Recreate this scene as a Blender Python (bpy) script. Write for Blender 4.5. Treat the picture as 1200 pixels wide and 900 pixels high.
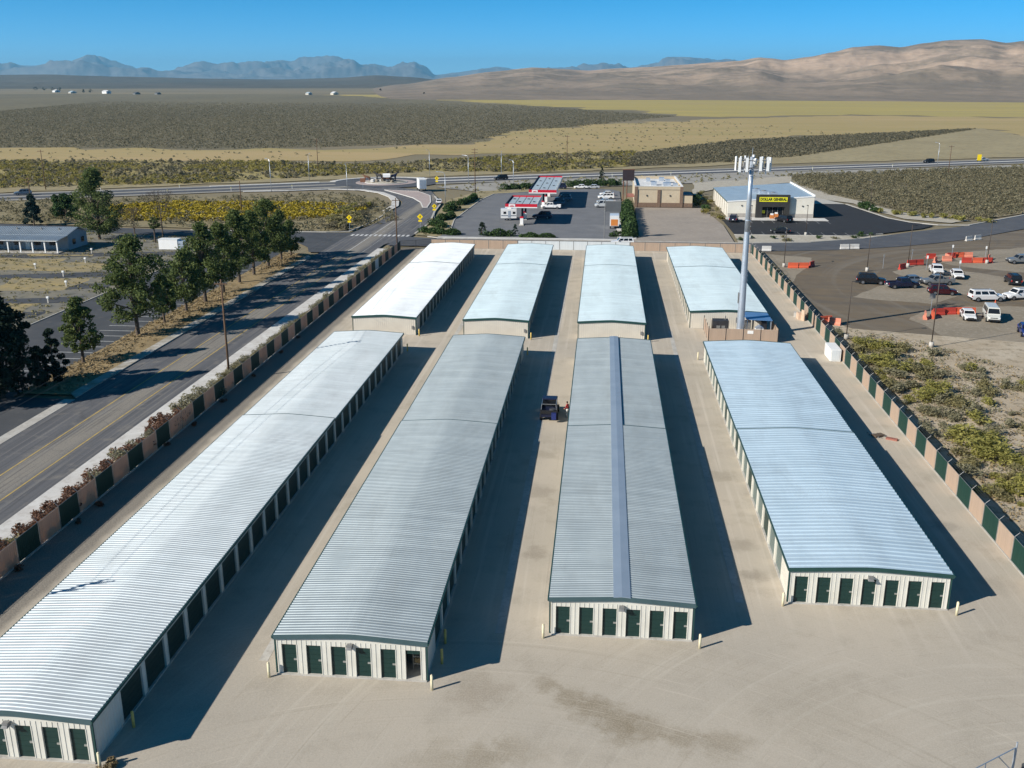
import bpy, math, random
import numpy as np
from mathutils import Vector, Matrix, noise as mnoise

for o in list(bpy.data.objects): bpy.data.objects.remove(o, do_unlink=True)
SC = bpy.context.scene
COL = SC.collection
R = math.radians
rnd = random.Random(7)
rng = np.random.default_rng(7)

# ------------------------------------------------------------------ camera
cam_d = bpy.data.cameras.new('camera')
cam = bpy.data.objects.new('camera', cam_d); COL.objects.link(cam)
cam.location = (0, 0, 34.7)
cam.rotation_euler = (R(90 - 17.155), 0, R(5.222))
cam_d.sensor_width = 36; cam_d.lens = 34.5
cam_d.clip_start = 0.5; cam_d.clip_end = 90000
SC.camera = cam
# ------------------------------------------------------------------ sky and sun
SUN_EL = 29.5
SUN_DIR = Vector((0.843 * math.cos(R(SUN_EL)), 0.538 * math.cos(R(SUN_EL)), -math.sin(R(SUN_EL))))
W = bpy.data.worlds.new('World'); SC.world = W; W.use_nodes = True
wn = W.node_tree.nodes; wl = W.node_tree.links
for n in list(wn): wn.remove(n)
sky = wn.new('ShaderNodeTexSky'); sky.sky_type = 'NISHITA'; sky.sun_disc = False
sky.sun_elevation = R(SUN_EL); sky.sun_rotation = R(237.4)
sky.altitude = 1600; sky.air_density = 0.35; sky.dust_density = 0.0; sky.ozone_density = 3.0
hsv = wn.new('ShaderNodeHueSaturation'); hsv.inputs['Hue'].default_value = 0.483; hsv.inputs['Saturation'].default_value = 1.36
bg = wn.new('ShaderNodeBackground'); bg.inputs['Strength'].default_value = 0.116
out = wn.new('ShaderNodeOutputWorld')
wl.new(sky.outputs[0], hsv.inputs['Color']); wl.new(hsv.outputs[0], bg.inputs[0]); wl.new(bg.outputs[0], out.inputs[0])
sun_d = bpy.data.lights.new('sun', 'SUN'); sun_d.energy = 5.0; sun_d.angle = R(0.5); sun_d.color = (1.0, 0.94, 0.85)
sun = bpy.data.objects.new('sun', sun_d); COL.objects.link(sun)
sun.rotation_euler = SUN_DIR.to_track_quat('-Z', 'Y').to_euler(); sun.location = (-60, -40, 80)
SC.view_settings.view_transform = 'Standard'; SC.view_settings.look = 'None'
SC.view_settings.exposure = 0.5; SC.view_settings.gamma = 1.0

# ------------------------------------------------------------------ materials
MATS = {}
def nodes_of(name):
    m = bpy.data.materials.new(name); m.use_nodes = True
    nt = m.node_tree
    return m, nt, nt.nodes['Principled BSDF']
def pm(name, c1, c2=None, scale=1.0, rough=0.85, metal=0.0, bump=0.0, bscale=None, coord='w', stretch=None,
       c3=None, scale3=None, lo=0.35, hi=0.65, spec=0.3, island=False, trans=0.0, coat=0.0, detail=6):
    """noise-mixed principled material: c1/c2 on a broad noise, c3 on a second finer noise"""
    m, nt, b = nodes_of(name); N = nt.nodes; L = nt.links
    b.inputs['Roughness'].default_value = rough; b.inputs['Metallic'].default_value = metal
    b.inputs['Specular IOR Level'].default_value = spec
    if coat: b.inputs['Coat Weight'].default_value = coat; b.inputs['Coat Roughness'].default_value = 0.08
    if coord == 'w':
        g = N.new('ShaderNodeNewGeometry'); src = g.outputs['Position']
    else:
        g = N.new('ShaderNodeTexCoord'); src = g.outputs['Object']
    if stretch:
        mp = N.new('ShaderNodeMapping'); mp.inputs['Scale'].default_value = stretch
        L.new(src, mp.inputs[0]); src = mp.outputs[0]
    col = None
    if c2 is not None:
        if island:
            gi = N.new('ShaderNodeNewGeometry'); fac = gi.outputs['Random Per Island']
        else:
            n1 = N.new('ShaderNodeTexNoise'); n1.inputs['Scale'].default_value = scale; n1.inputs['Detail'].default_value = detail
            n1.inputs['Roughness'].default_value = 0.6
            L.new(src, n1.inputs['Vector'])
            mr = N.new('ShaderNodeMapRange'); mr.inputs[1].default_value = lo; mr.inputs[2].default_value = hi
            L.new(n1.outputs[0], mr.inputs[0]); fac = mr.outputs[0]
        mx = N.new('ShaderNodeMix'); mx.data_type = 'RGBA'
        L.new(fac, mx.inputs[0]); mx.inputs[6].default_value = (*c1, 1); mx.inputs[7].default_value = (*c2, 1)
        col = mx.outputs[2]
    if c3 is not None:
        n3 = N.new('ShaderNodeTexNoise'); n3.inputs['Scale'].default_value = scale3; n3.inputs['Detail'].default_value = 5
        n3.inputs['Roughness'].default_value = 0.7
        L.new(src, n3.inputs['Vector'])
        mr3 = N.new('ShaderNodeMapRange'); mr3.inputs[1].default_value = 0.5; mr3.inputs[2].default_value = 0.72
        L.new(n3.outputs[0], mr3.inputs[0])
        mx3 = N.new('ShaderNodeMix'); mx3.data_type = 'RGBA'
        L.new(mr3.outputs[0], mx3.inputs[0]); L.new(col, mx3.inputs[6]); mx3.inputs[7].default_value = (*c3, 1)
        col = mx3.outputs[2]
    if col is None: b.inputs['Base Color'].default_value = (*c1, 1)
    else: L.new(col, b.inputs['Base Color'])
    if bump:
        nb = N.new('ShaderNodeTexNoise'); nb.inputs['Scale'].default_value = bscale or scale * 4; nb.inputs['Detail'].default_value = 4
        L.new(src, nb.inputs['Vector'])
        bp = N.new('ShaderNodeBump'); bp.inputs['Strength'].default_value = min(1, bump); bp.inputs['Distance'].default_value = 0.1
        L.new(nb.outputs[0], bp.inputs['Height']); L.new(bp.outputs[0], b.inputs['Normal'])
    if trans:
        t = N.new('ShaderNodeBsdfTranslucent'); ms = N.new('ShaderNodeMixShader'); ms.inputs[0].default_value = trans
        if col is not None: L.new(col, t.inputs[0])
        else: t.inputs[0].default_value = (*c1, 1)
        o_ = N['Material Output']; L.new(b.outputs[0], ms.inputs[1]); L.new(t.outputs[0], ms.inputs[2]); L.new(ms.outputs[0], o_.inputs[0])
    MATS[name] = m
    return m

# ------------------------------------------------------------------ mesh builder
class MB:
    def __init__(s): s.v = []; s.f = []
    def add(s, vs, fs):
        o = len(s.v); s.v += [tuple(p) for p in vs]; s.f += [tuple(i + o for i in f) for f in fs]; return s
    def box(s, x0, x1, y0, y1, z0, z1):
        return s.add([(x0,y0,z0),(x1,y0,z0),(x1,y1,z0),(x0,y1,z0),(x0,y0,z1),(x1,y0,z1),(x1,y1,z1),(x0,y1,z1)],
                     [(0,3,2,1),(4,5,6,7),(0,1,5,4),(1,2,6,5),(2,3,7,6),(3,0,4,7)])
    def obox(s, c, size, rz=0.0):
        a, b, h = size[0]/2, size[1]/2, size[2]/2; ca, sa = math.cos(rz), math.sin(rz)
        vs = [(c[0]+x*ca-y*sa, c[1]+x*sa+y*ca, c[2]+z) for z in (-h, h) for x, y in ((-a,-b),(a,-b),(a,b),(-a,b))]
        return s.add(vs, [(0,3,2,1),(4,5,6,7),(0,1,5,4),(1,2,6,5),(2,3,7,6),(3,0,4,7)])
    def hexa(s, b4, t4):      # bottom ring, top ring (counter-clockwise)
        return s.add(list(b4) + list(t4), [(0,3,2,1),(4,5,6,7),(0,1,5,4),(1,2,6,5),(2,3,7,6),(3,0,4,7)])
    def tube(s, p0, p1, r0, r1=None, n=8, caps=True):
        r1 = r0 if r1 is None else r1
        p0 = Vector(p0); p1 = Vector(p1); d = (p1 - p0).normalized()
        a = d.orthogonal().normalized(); b = d.cross(a)
        vs = []
        for p, r in ((p0, r0), (p1, r1)):
            for i in range(n):
                t = 2*math.pi*i/n; vs.append(p + a*(r*math.cos(t)) + b*(r*math.sin(t)))
        fs = [(i, (i+1) % n, n+(i+1) % n, n+i) for i in range(n)]
        if caps: fs += [tuple(range(n-1, -1, -1)), tuple(range(n, 2*n))]
        return s.add(vs, fs)
    def prism(s, poly, z0, z1):
        n = len(poly)
        vs = [(x, y, z0) for x, y in poly] + [(x, y, z1) for x, y in poly]
        return s.add(vs, [tuple(range(n-1, -1, -1)), tuple(range(n, 2*n))] + [(i, (i+1) % n, n+(i+1) % n, n+i) for i in range(n)])
    def xzprism(s, poly, y0, y1):   # polygon in x,z extruded along y
        n = len(poly)
        vs = [(x, y0, z) for x, z in poly] + [(x, y1, z) for x, z in poly]
        return s.add(vs, [tuple(range(n)), tuple(range(2*n-1, n-1, -1))] + [(i, n+i, n+(i+1) % n, (i+1) % n) for i in range(n)])
    def yzprism(s, poly, x0, x1):   # polygon in y,z extruded along x
        n = len(poly)
        vs = [(x0, y, z) for y, z in poly] + [(x1, y, z) for y, z in poly]
        return s.add(vs, [tuple(range(n-1, -1, -1)), tuple(range(n, 2*n))] + [(i, (i+1) % n, n+(i+1) % n, n+i) for i in range(n)])
    def ico(s, c, r, squash=1.0, seed=0, sub=1, jit=0.15):
        t = (1+5**.5)/2
        vs = [Vector(p).normalized() for p in ((-1,t,0),(1,t,0),(-1,-t,0),(1,-t,0),(0,-1,t),(0,1,t),(0,-1,-t),(0,1,-t),(t,0,-1),(t,0,1),(-t,0,-1),(-t,0,1))]
        fs = [(0,11,5),(0,5,1),(0,1,7),(0,7,10),(0,10,11),(1,5,9),(5,11,4),(11,10,2),(10,7,6),(7,1,8),(3,9,4),(3,4,2),(3,2,6),(3,6,8),(3,8,9),(4,9,5),(2,4,11),(6,2,10),(8,6,7),(9,8,1)]
        for _ in range(sub):
            cache = {}; nf = []
            def mid(a, b):
                k = (min(a,b), max(a,b))
                if k not in cache: vs.append(((vs[a]+vs[b])/2).normalized()); cache[k] = len(vs)-1
                return cache[k]
            for a, b, c_ in fs:
                ab, bc, ca = mid(a,b), mid(b,c_), mid(c_,a)
                nf += [(a,ab,ca),(b,bc,ab),(c_,ca,bc),(ab,bc,ca)]
            fs = nf
        rr = random.Random(seed)
        pts = []
        for p in vs:
            k = r*(1 + jit*(rr.random()*2-1)); pts.append((c[0]+p.x*k, c[1]+p.y*k, c[2]+p.z*k*squash))
        return s.add(pts, fs)
    def mesh(s, name, smooth=False):
        me = bpy.data.meshes.new(name); me.from_pydata(s.v, [], s.f); me.update()
        if smooth:
            for p in me.polygons: p.use_smooth = True
        return me
    def build(s, name, mat, parent=None, smooth=False, loc=None, rz=0.0):
        return mobj(name, s.mesh(name, smooth), mat, parent, loc, rz)

def mobj(name, me, mat, parent=None, loc=None, rz=0.0, slot_obj=False):
    o = bpy.data.objects.new(name, me); COL.objects.link(o)
    if isinstance(mat, str): mat = MATS[mat]
    if mat is not None and not me.materials: me.materials.append(mat)
    if parent is not None: o.parent = parent
    if loc is not None: o.location = loc
    if rz: o.rotation_euler = (0, 0, rz)
    return o
def tag(o, label=None, cat=None, group=None, kind=None):
    if label: o['label'] = label
    if cat: o['category'] = cat
    if group: o['group'] = group
    if kind: o['kind'] = kind
    return o
def thing(name, label, cat, loc=(0,0,0), rz=0.0, group=None):
    o = bpy.data.objects.new(name, None); COL.objects.link(o); o.empty_display_size = 0.3
    o.location = loc; o.rotation_euler = (0, 0, rz)
    return tag(o, label, cat, group)
def struct(name, mb, mat, smooth=False):
    return tag(mb.build(name, mat, None, smooth), kind='structure')
def dup(root, loc, rz=0.0, label=None, group=None, remat=None, scale=None):
    """a copy of a thing with its parts and sub-parts; remat swaps a material on the copies"""
    def cp(o, parent):
        c = o.copy(); COL.objects.link(c); c.parent = parent
        if remat and o.type == 'MESH' and o.data.materials and o.data.materials[0].name in remat:
            c.material_slots[0].link = 'OBJECT'; c.material_slots[0].material = MATS[remat[o.data.materials[0].name]]
        for ch in o.children: cp(ch, c)
        return c
    c = cp(root, None); c.location = loc; c.rotation_euler = (0, 0, rz)
    if scale: c.scale = (scale,)*3 if not isinstance(scale, tuple) else scale
    if label: c['label'] = label
    if group: c['group'] = group
    return c
def leaf_mesh(name, cen, size, flat=0.0, seed=1, aspect=0.7):
    """one quad per leaf clump, randomly turned, from arrays of centres and sizes"""
    g = np.random.default_rng(seed); n = len(cen)
    nrm = g.normal(size=(n, 3)); nrm[:, 2] = np.abs(nrm[:, 2]) + flat
    nrm /= np.linalg.norm(nrm, axis=1)[:, None]
    t = np.cross(nrm, g.normal(size=(n, 3))); t /= (np.linalg.norm(t, axis=1)[:, None] + 1e-9)
    b = np.cross(nrm, t)
    s = np.asarray(size).reshape(-1, 1) * np.ones((n, 1)) * 0.5
    P = np.stack([cen - t*s - b*s*aspect, cen + t*s - b*s*aspect*0.6, cen + t*s*0.8 + b*s*aspect, cen - t*s*0.7 + b*s*aspect], axis=1).reshape(-1, 3)
    me = bpy.data.meshes.new(name)
    me.vertices.add(4*n); me.vertices.foreach_set('co', P.astype(np.float32).ravel())
    me.loops.add(4*n); me.loops.foreach_set('vertex_index', np.arange(4*n, dtype=np.int32))
    me.polygons.add(n); me.polygons.foreach_set('loop_start', np.arange(0, 4*n, 4, dtype=np.int32))
    me.update(calc_edges=True); me.validate()
    return me
def in_poly(pts, poly):
    x, y = pts[:, 0], pts[:, 1]; ins = np.zeros(len(pts), bool); n = len(poly); j = n-1
    for i in range(n):
        xi, yi = poly[i]; xj, yj = poly[j]
        c = ((yi > y) != (yj > y)) & (x < (xj-xi)*(y-yi)/((yj-yi) + 1e-12) + xi); ins ^= c; j = i
    return ins
def rough_poly(poly, step, amp, seed=0):
    """resample a polygon's outline and wobble it, so field edges are not ruled lines"""
    outp = []; n = len(poly)
    for i in range(n):
        a = Vector((*poly[i], 0)); b = Vector((*poly[(i+1) % n], 0)); k = max(1, int((b-a).length/step))
        nv = Vector((-(b-a).y, (b-a).x, 0)).normalized()
        for j in range(k):
            p = a.lerp(b, j/k); d = mnoise.noise(Vector((p.x/(step*3), p.y/(step*3), seed*7.1))) * amp
            p = p + nv*d; outp.append((p.x, p.y))
    return outp
def strip(pts, w, z, closed=False):
    """flat ribbon of width w along a polyline"""
    L_, R_ = [], []
    n = len(pts)
    for i, p in enumerate(pts):
        a = Vector(pts[max(0, i-1)]).to_2d(); b = Vector(pts[min(n-1, i+1)]).to_2d(); d = (b-a).normalized(); q = Vector((-d.y, d.x))
        L_.append((p[0]+q.x*w/2, p[1]+q.y*w/2, z)); R_.append((p[0]-q.x*w/2, p[1]-q.y*w/2, z))
    m = MB(); m.add(L_+R_, [(i, n+i, n+i+1, i+1) for i in range(n-1)])
    return m
def sheet(name, poly, z, mat):
    m = MB(); m.add([(x, y, z) for x, y in poly], [tuple(range(len(poly)))])
    a = sum(poly[i][0]*poly[(i+1) % len(poly)][1] - poly[(i+1) % len(poly)][0]*poly[i][1] for i in range(len(poly)))
    if a < 0: m.f = [tuple(reversed(m.f[0]))]
    return struct(name, m, mat)
def kerb(name, pts, w=0.25, h=0.13, z=0.0, mat='concrete'):
    n = len(pts); t = strip(pts, w, z + h)
    m = MB(); top = t.v; vs = top + [(x, y, z - 0.05) for x, y, _ in top]
    fs = list(t.f) + [(i+1, 2*n+i+1, 2*n+i, i) for i in range(n-1)] + [(n+i, 3*n+i, 3*n+i+1, n+i+1) for i in range(n-1)]
    fs += [(0, 2*n, 3*n, n), (n-1, 2*n-1, 4*n-1, 3*n-1)]
    m.add(vs, fs)
    return struct(name, m, mat)
# ------------------------------------------------------------------ material library
pm('concrete', (0.50,0.48,0.44), (0.40,0.38,0.34), 0.6, 0.9, c3=(0.32,0.30,0.27), scale3=2.5)
pm('sidewalk', (0.62,0.61,0.58), (0.52,0.50,0.47), 0.4, 0.9, c3=(0.42,0.39,0.35), scale3=1.2)
pm('white_wall', (0.66,0.64,0.57), (0.58,0.56,0.49), 0.5, 0.6, coord='o')
pm('tan_wall', (0.62,0.58,0.50), (0.56,0.52,0.45), 0.5, 0.6, coord='o')
pm('door_green', (0.007,0.030,0.026), (0.009,0.036,0.031), 1.2, 0.45, coord='o', spec=0.4)
pm('door_green_sheen', (0.11,0.15,0.14), (0.13,0.17,0.16), 1.2, 0.45, coord='o', spec=0.4)  # green door with the pale look of grazing light painted in
pm('trim_green', (0.012,0.050,0.046), (0.018,0.062,0.055), 0.8, 0.4, coord='o', spec=0.5)
pm('trim_teal', (0.045,0.085,0.095), (0.055,0.10,0.11), 0.8, 0.4, coord='o', spec=0.5)
pm('latch', (0.55,0.56,0.55), rough=0.35, metal=0.8)
pm('lamp_grey', (0.16,0.16,0.16), (0.22,0.22,0.21), 3, 0.5, coord='o')
pm('yellow_paint', (0.70,0.52,0.16), (0.62,0.44,0.12), 3, 0.55, coord='o')
pm('cream_paint', (0.72,0.66,0.46), (0.66,0.58,0.38), 3, 0.55, coord='o')
pm('dark_steel', (0.05,0.05,0.055), (0.075,0.07,0.07), 2, 0.5, metal=0.4, coord='o')
pm('galv', (0.55,0.60,0.66), (0.47,0.52,0.58), 1.5, 0.42, metal=0.65, coord='o')
pm('white_paint', (0.80,0.80,0.78), (0.74,0.74,0.72), 1.5, 0.5, coord='o')
pm('wood_pole', (0.16,0.095,0.055), (0.10,0.06,0.038), 1.2, 0.9, coord='o', stretch=(6,6,0.5))
pm('bark', (0.13,0.10,0.075), (0.08,0.06,0.045), 3, 0.95, coord='o', stretch=(4,4,0.7))
pm('glass', (0.012,0.014,0.017), rough=0.08, spec=0.6)
pm('tyre', (0.012,0.012,0.012), rough=0.85)
pm('rim', (0.32,0.32,0.33), rough=0.35, metal=0.8)
pm('black_plastic', (0.018,0.018,0.02), rough=0.6)
pm('lamp_clear', (0.72,0.73,0.74), rough=0.15, spec=0.6)
pm('lamp_red', (0.35,0.015,0.012), rough=0.2, spec=0.6)
def roofmat(name, c1, c2, metal, rough):
    """sheet metal: every panel weathered to a slightly different tone, dirt washed down the slope"""
    m = pm(name, c1, c2, 0.5, rough, metal=metal, coord='o', stretch=(1,0.25,1), c3=tuple(x*0.84 for x in c1), scale3=0.35)
    N = m.node_tree.nodes; L = m.node_tree.links; b = N['Principled BSDF']; src = b.inputs['Base Color'].links[0].from_socket
    tc = N.new('ShaderNodeTexCoord'); sp = N.new('ShaderNodeSeparateXYZ'); L.new(tc.outputs['Object'], sp.inputs[0])
    dv = N.new('ShaderNodeMath'); dv.operation = 'DIVIDE'; L.new(sp.outputs[1], dv.inputs[0]); dv.inputs[1].default_value = 0.915
    fl = N.new('ShaderNodeMath'); fl.operation = 'FLOOR'; L.new(dv.outputs[0], fl.inputs[0])
    wn_ = N.new('ShaderNodeTexWhiteNoise'); wn_.noise_dimensions = '1D'; L.new(fl.outputs[0], wn_.inputs['W'])
    r = N.new('ShaderNodeMapRange'); r.inputs[3].default_value = 0.955; r.inputs[4].default_value = 1.02; L.new(wn_.outputs['Value'], r.inputs[0])
    mp = N.new('ShaderNodeMapping'); mp.inputs['Scale'].default_value = (0.30, 3.0, 1); L.new(tc.outputs['Object'], mp.inputs[0])
    n = N.new('ShaderNodeTexNoise'); n.inputs['Scale'].default_value = 1.0; n.inputs['Detail'].default_value = 6; L.new(mp.outputs[0], n.inputs['Vector'])
    r2 = N.new('ShaderNodeMapRange'); r2.inputs[1].default_value = 0.35; r2.inputs[2].default_value = 0.75; r2.inputs[3].default_value = 1.03; r2.inputs[4].default_value = 0.88; L.new(n.outputs[0], r2.inputs[0])
    mu = N.new('ShaderNodeMath'); mu.operation = 'MULTIPLY'; L.new(r.outputs[0], mu.inputs[0]); L.new(r2.outputs[0], mu.inputs[1])
    vm = N.new('ShaderNodeVectorMath'); vm.operation = 'SCALE'; L.new(src, vm.inputs[0]); L.new(mu.outputs[0], vm.inputs['Scale']); L.new(vm.outputs[0], b.inputs['Base Color'])
    rr = N.new('ShaderNodeMapRange'); rr.inputs[3].default_value = rough-0.01; rr.inputs[4].default_value = rough+0.05; L.new(wn_.outputs['Value'], rr.inputs[0]); L.new(rr.outputs[0], b.inputs['Roughness'])
    return m
roofmat('roof_galvalume', (0.57,0.62,0.64), (0.51,0.565,0.585), 0.25, 0.56)
roofmat('roof_weathered', (0.43,0.485,0.50), (0.38,0.435,0.455), 0.4, 0.5)
roofmat('roof_blue', (0.58,0.72,0.81), (0.54,0.68,0.77), 0.3, 0.46)
roofmat('roof_pale', (0.58,0.685,0.715), (0.54,0.645,0.68), 0.15, 0.45)
roofmat('roof_white_metal', (0.80,0.83,0.84), (0.75,0.79,0.805), 0.12, 0.45)
pm('ridge_blue', (0.29,0.36,0.44), (0.33,0.40,0.48), 0.5, 0.45, metal=0.25, coord='o')

# ------------------------------------------------------------------ the yard's compacted gravel
def yard_material():
    m, nt, b = nodes_of('yard_gravel'); N = nt.nodes; L = nt.links; MATS['yard_gravel'] = m
    b.inputs['Roughness'].default_value = 0.95; b.inputs['Specular IOR Level'].default_value = 0.15
    g = N.new('ShaderNodeNewGeometry'); sp = N.new('ShaderNodeSeparateXYZ'); L.new(g.outputs['Position'], sp.inputs[0])
    def noise(vec, scale, det=5, rg=0.6):
        n = N.new('ShaderNodeTexNoise'); n.inputs['Scale'].default_value = scale; n.inputs['Detail'].default_value = det
        n.inputs['Roughness'].default_value = rg; L.new(vec, n.inputs['Vector']); return n.outputs[0]
    def mapr(v, a, b_, c=0.0, d=1.0):
        r = N.new('ShaderNodeMapRange'); r.interpolation_type = 'SMOOTHSTEP'
        for i, x in enumerate((a, b_, c, d)): r.inputs[i+1].default_value = x
        L.new(v, r.inputs[0]); return r.outputs[0]
    def mix(f, a, c):
        x = N.new('ShaderNodeMix'); x.data_type = 'RGBA'
        L.new(f, x.inputs[0])
        if isinstance(a, tuple): x.inputs[6].default_value = (*a, 1)
        else: L.new(a, x.inputs[6])
        x.inputs[7].default_value = (*c, 1); return x.outputs[2]
    def math_(op, a, c):
        x = N.new('ShaderNodeMath'); x.operation = op
        for i, q in enumerate((a, c)):
            if isinstance(q, (int, float)): x.inputs[i].default_value = q
            else: L.new(q, x.inputs[i])
        return x.outputs[0]
    pos = g.outputs['Position']
    c = mix(mapr(noise(pos, 0.05, 4), 0.35, 0.68), (0.480,0.422,0.340), (0.395,0.355,0.295))
    c = mix(math_('MULTIPLY', mapr(noise(pos, 0.35, 7), 0.48, 0.75), 0.6), c, (0.30,0.262,0.205))
    # wheel tracks: along the aisles far off, in sweeping curves on the apron
    mp = N.new('ShaderNodeMapping'); mp.inputs['Scale'].default_value = (1.5, 0.03, 1); L.new(pos, mp.inputs[0])
    t1 = mapr(noise(mp.outputs[0], 1.0, 4), 0.50, 0.70)
    dist = N.new('ShaderNodeVectorMath'); dist.operation = 'DISTANCE'; L.new(pos, dist.inputs[0]); dist.inputs[1].default_value = (27, 34, 0)
    dist2 = N.new('ShaderNodeVectorMath'); dist2.operation = 'DISTANCE'; L.new(pos, dist2.inputs[0]); dist2.inputs[1].default_value = (-6, 20, 0)
    cb = N.new('ShaderNodeCombineXYZ'); L.new(dist.outputs['Value'], cb.inputs[0]); L.new(math_('MULTIPLY', sp.outputs[0], 0.05), cb.inputs[1])
    cb2 = N.new('ShaderNodeCombineXYZ'); L.new(dist2.outputs['Value'], cb2.inputs[0]); L.new(math_('MULTIPLY', sp.outputs[1], 0.06), cb2.inputs[1])
    t2 = mapr(noise(cb.outputs[0], 1.9, 5, 0.7), 0.50, 0.70); t3 = mapr(noise(cb2.outputs[0], 1.6, 5, 0.7), 0.52, 0.72)
    apron = mapr(sp.outputs[1], 52, 66, 1, 0)
    far = math_('SUBTRACT', 1.0, apron)
    c = mix(math_('MULTIPLY', apron, 0.35), c, (0.345,0.315,0.268))
    c = mix(math_('MULTIPLY', math_('MULTIPLY', t1, far), 0.45), c, (0.60,0.545,0.47))
    c = mix(math_('MULTIPLY', math_('MULTIPLY', t2, apron), 0.7), c, (0.47,0.43,0.36))
    c = mix(math_('MULTIPLY', math_('MULTIPLY', t3, apron), 0.62), c, (0.31,0.275,0.22))
    # damp and oily stains with their own outlines
    for (x, y, r, k, col) in ((-2.6,51.0,0.9,0.6,(0.20,0.162,0.105)), (-1.1,49.9,1.2,0.65,(0.20,0.162,0.105)), (0.2,48.8,1.4,0.65,(0.20,0.162,0.105)), (1.7,47.9,1.5,0.6,(0.20,0.162,0.105)), (3.4,47.5,1.3,0.5,(0.20,0.162,0.105)), (5.2,46.6,1.2,0.55,(0.20,0.162,0.105)), (7.5,46.4,1.4,0.45,(0.20,0.162,0.105)), (-3.6,44.8,1.5,0.35,(0.20,0.162,0.105)), (-5.8,43.9,1.6,0.35,(0.20,0.162,0.105)), (2.2,47.0,1.4,0.45,(0.20,0.162,0.105)), (-7.2,42.5,3.2,0.4,(0.24,0.20,0.14)),
                              (-4.8,80,1.6,0.5,(0.21,0.18,0.14)), (-4.5,68,1.2,0.55,(0.21,0.18,0.14)), (-5.0,89,1.4,0.5,(0.24,0.21,0.16)), (11.6,66,1.1,0.6,(0.2,0.175,0.14)), (11.6,71,1.2,0.5,(0.21,0.18,0.14)),
                              (11.4,85,1.6,0.45,(0.22,0.19,0.14)), (-6.5,50,2.0,0.5,(0.24,0.20,0.15)), (28.5,76,1.3,0.5,(0.2,0.185,0.16)), (13,50,4,0.3,(0.27,0.235,0.18)), (29,66,1.4,0.35,(0.24,0.22,0.18)),
                              (-37,100,2.4,0.4,(0.28,0.25,0.15)), (-37.5,80,3.5,0.35,(0.30,0.26,0.15)), (-36.5,120,2.5,0.4,(0.28,0.25,0.15))):
        dv = N.new('ShaderNodeVectorMath'); dv.operation = 'DISTANCE'; L.new(pos, dv.inputs[0]); dv.inputs[1].default_value = (x, y, 0)
        wob = math_('ADD', dv.outputs['Value'], math_('MULTIPLY', math_('SUBTRACT', noise(pos, 0.8, 5, 0.7), 0.5), r*2.6))
        c = mix(math_('MULTIPLY', mapr(wob, r*0.2, r*1.35, 1, 0), k), c, col)
    # a pale scuff and the shade of the street-side fence, painted as a dark band
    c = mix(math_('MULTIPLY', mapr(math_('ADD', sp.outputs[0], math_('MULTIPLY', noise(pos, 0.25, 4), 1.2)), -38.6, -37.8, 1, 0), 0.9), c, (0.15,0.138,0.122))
    # narrow wheel ruts
    mp2 = N.new('ShaderNodeMapping'); mp2.inputs['Scale'].default_value = (5.0, 0.05, 1); L.new(pos, mp2.inputs[0])
    r1 = mapr(noise(mp2.outputs[0], 1.0, 3), 0.60, 0.70); r2 = mapr(noise(cb.outputs[0], 5.5, 3), 0.60, 0.70); r3 = mapr(noise(cb2.outputs[0], 5.0, 3), 0.60, 0.70)
    c = mix(math_('MULTIPLY', math_('MULTIPLY', r1, far), 0.38), c, (0.30,0.258,0.20))
    c = mix(math_('MULTIPLY', math_('MULTIPLY', r2, apron), 0.40), c, (0.30,0.26,0.205))
    c = mix(math_('MULTIPLY', math_('MULTIPLY', r3, apron), 0.38), c, (0.56,0.50,0.41))
    dots = mapr(noise(pos, 3.2, 5, 0.8), 0.56, 0.72)
    c = mix(math_('MULTIPLY', dots, 0.42), c, (0.24,0.20,0.15))
    fine = mapr(noise(pos, 9, 4, 0.85), 0.40, 0.62)
    c = mix(math_('MULTIPLY', fine, 0.30), c, (0.58,0.51,0.41))
    L.new(c, b.inputs['Base Color'])
    bp = N.new('ShaderNodeBump'); bp.inputs['Strength'].default_value = 0.3; bp.inputs['Distance'].default_value = 0.05
    L.new(noise(pos, 5, 6, 0.75), bp.inputs['Height']); L.new(bp.outputs[0], b.inputs['Normal'])
yard_material()

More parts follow.
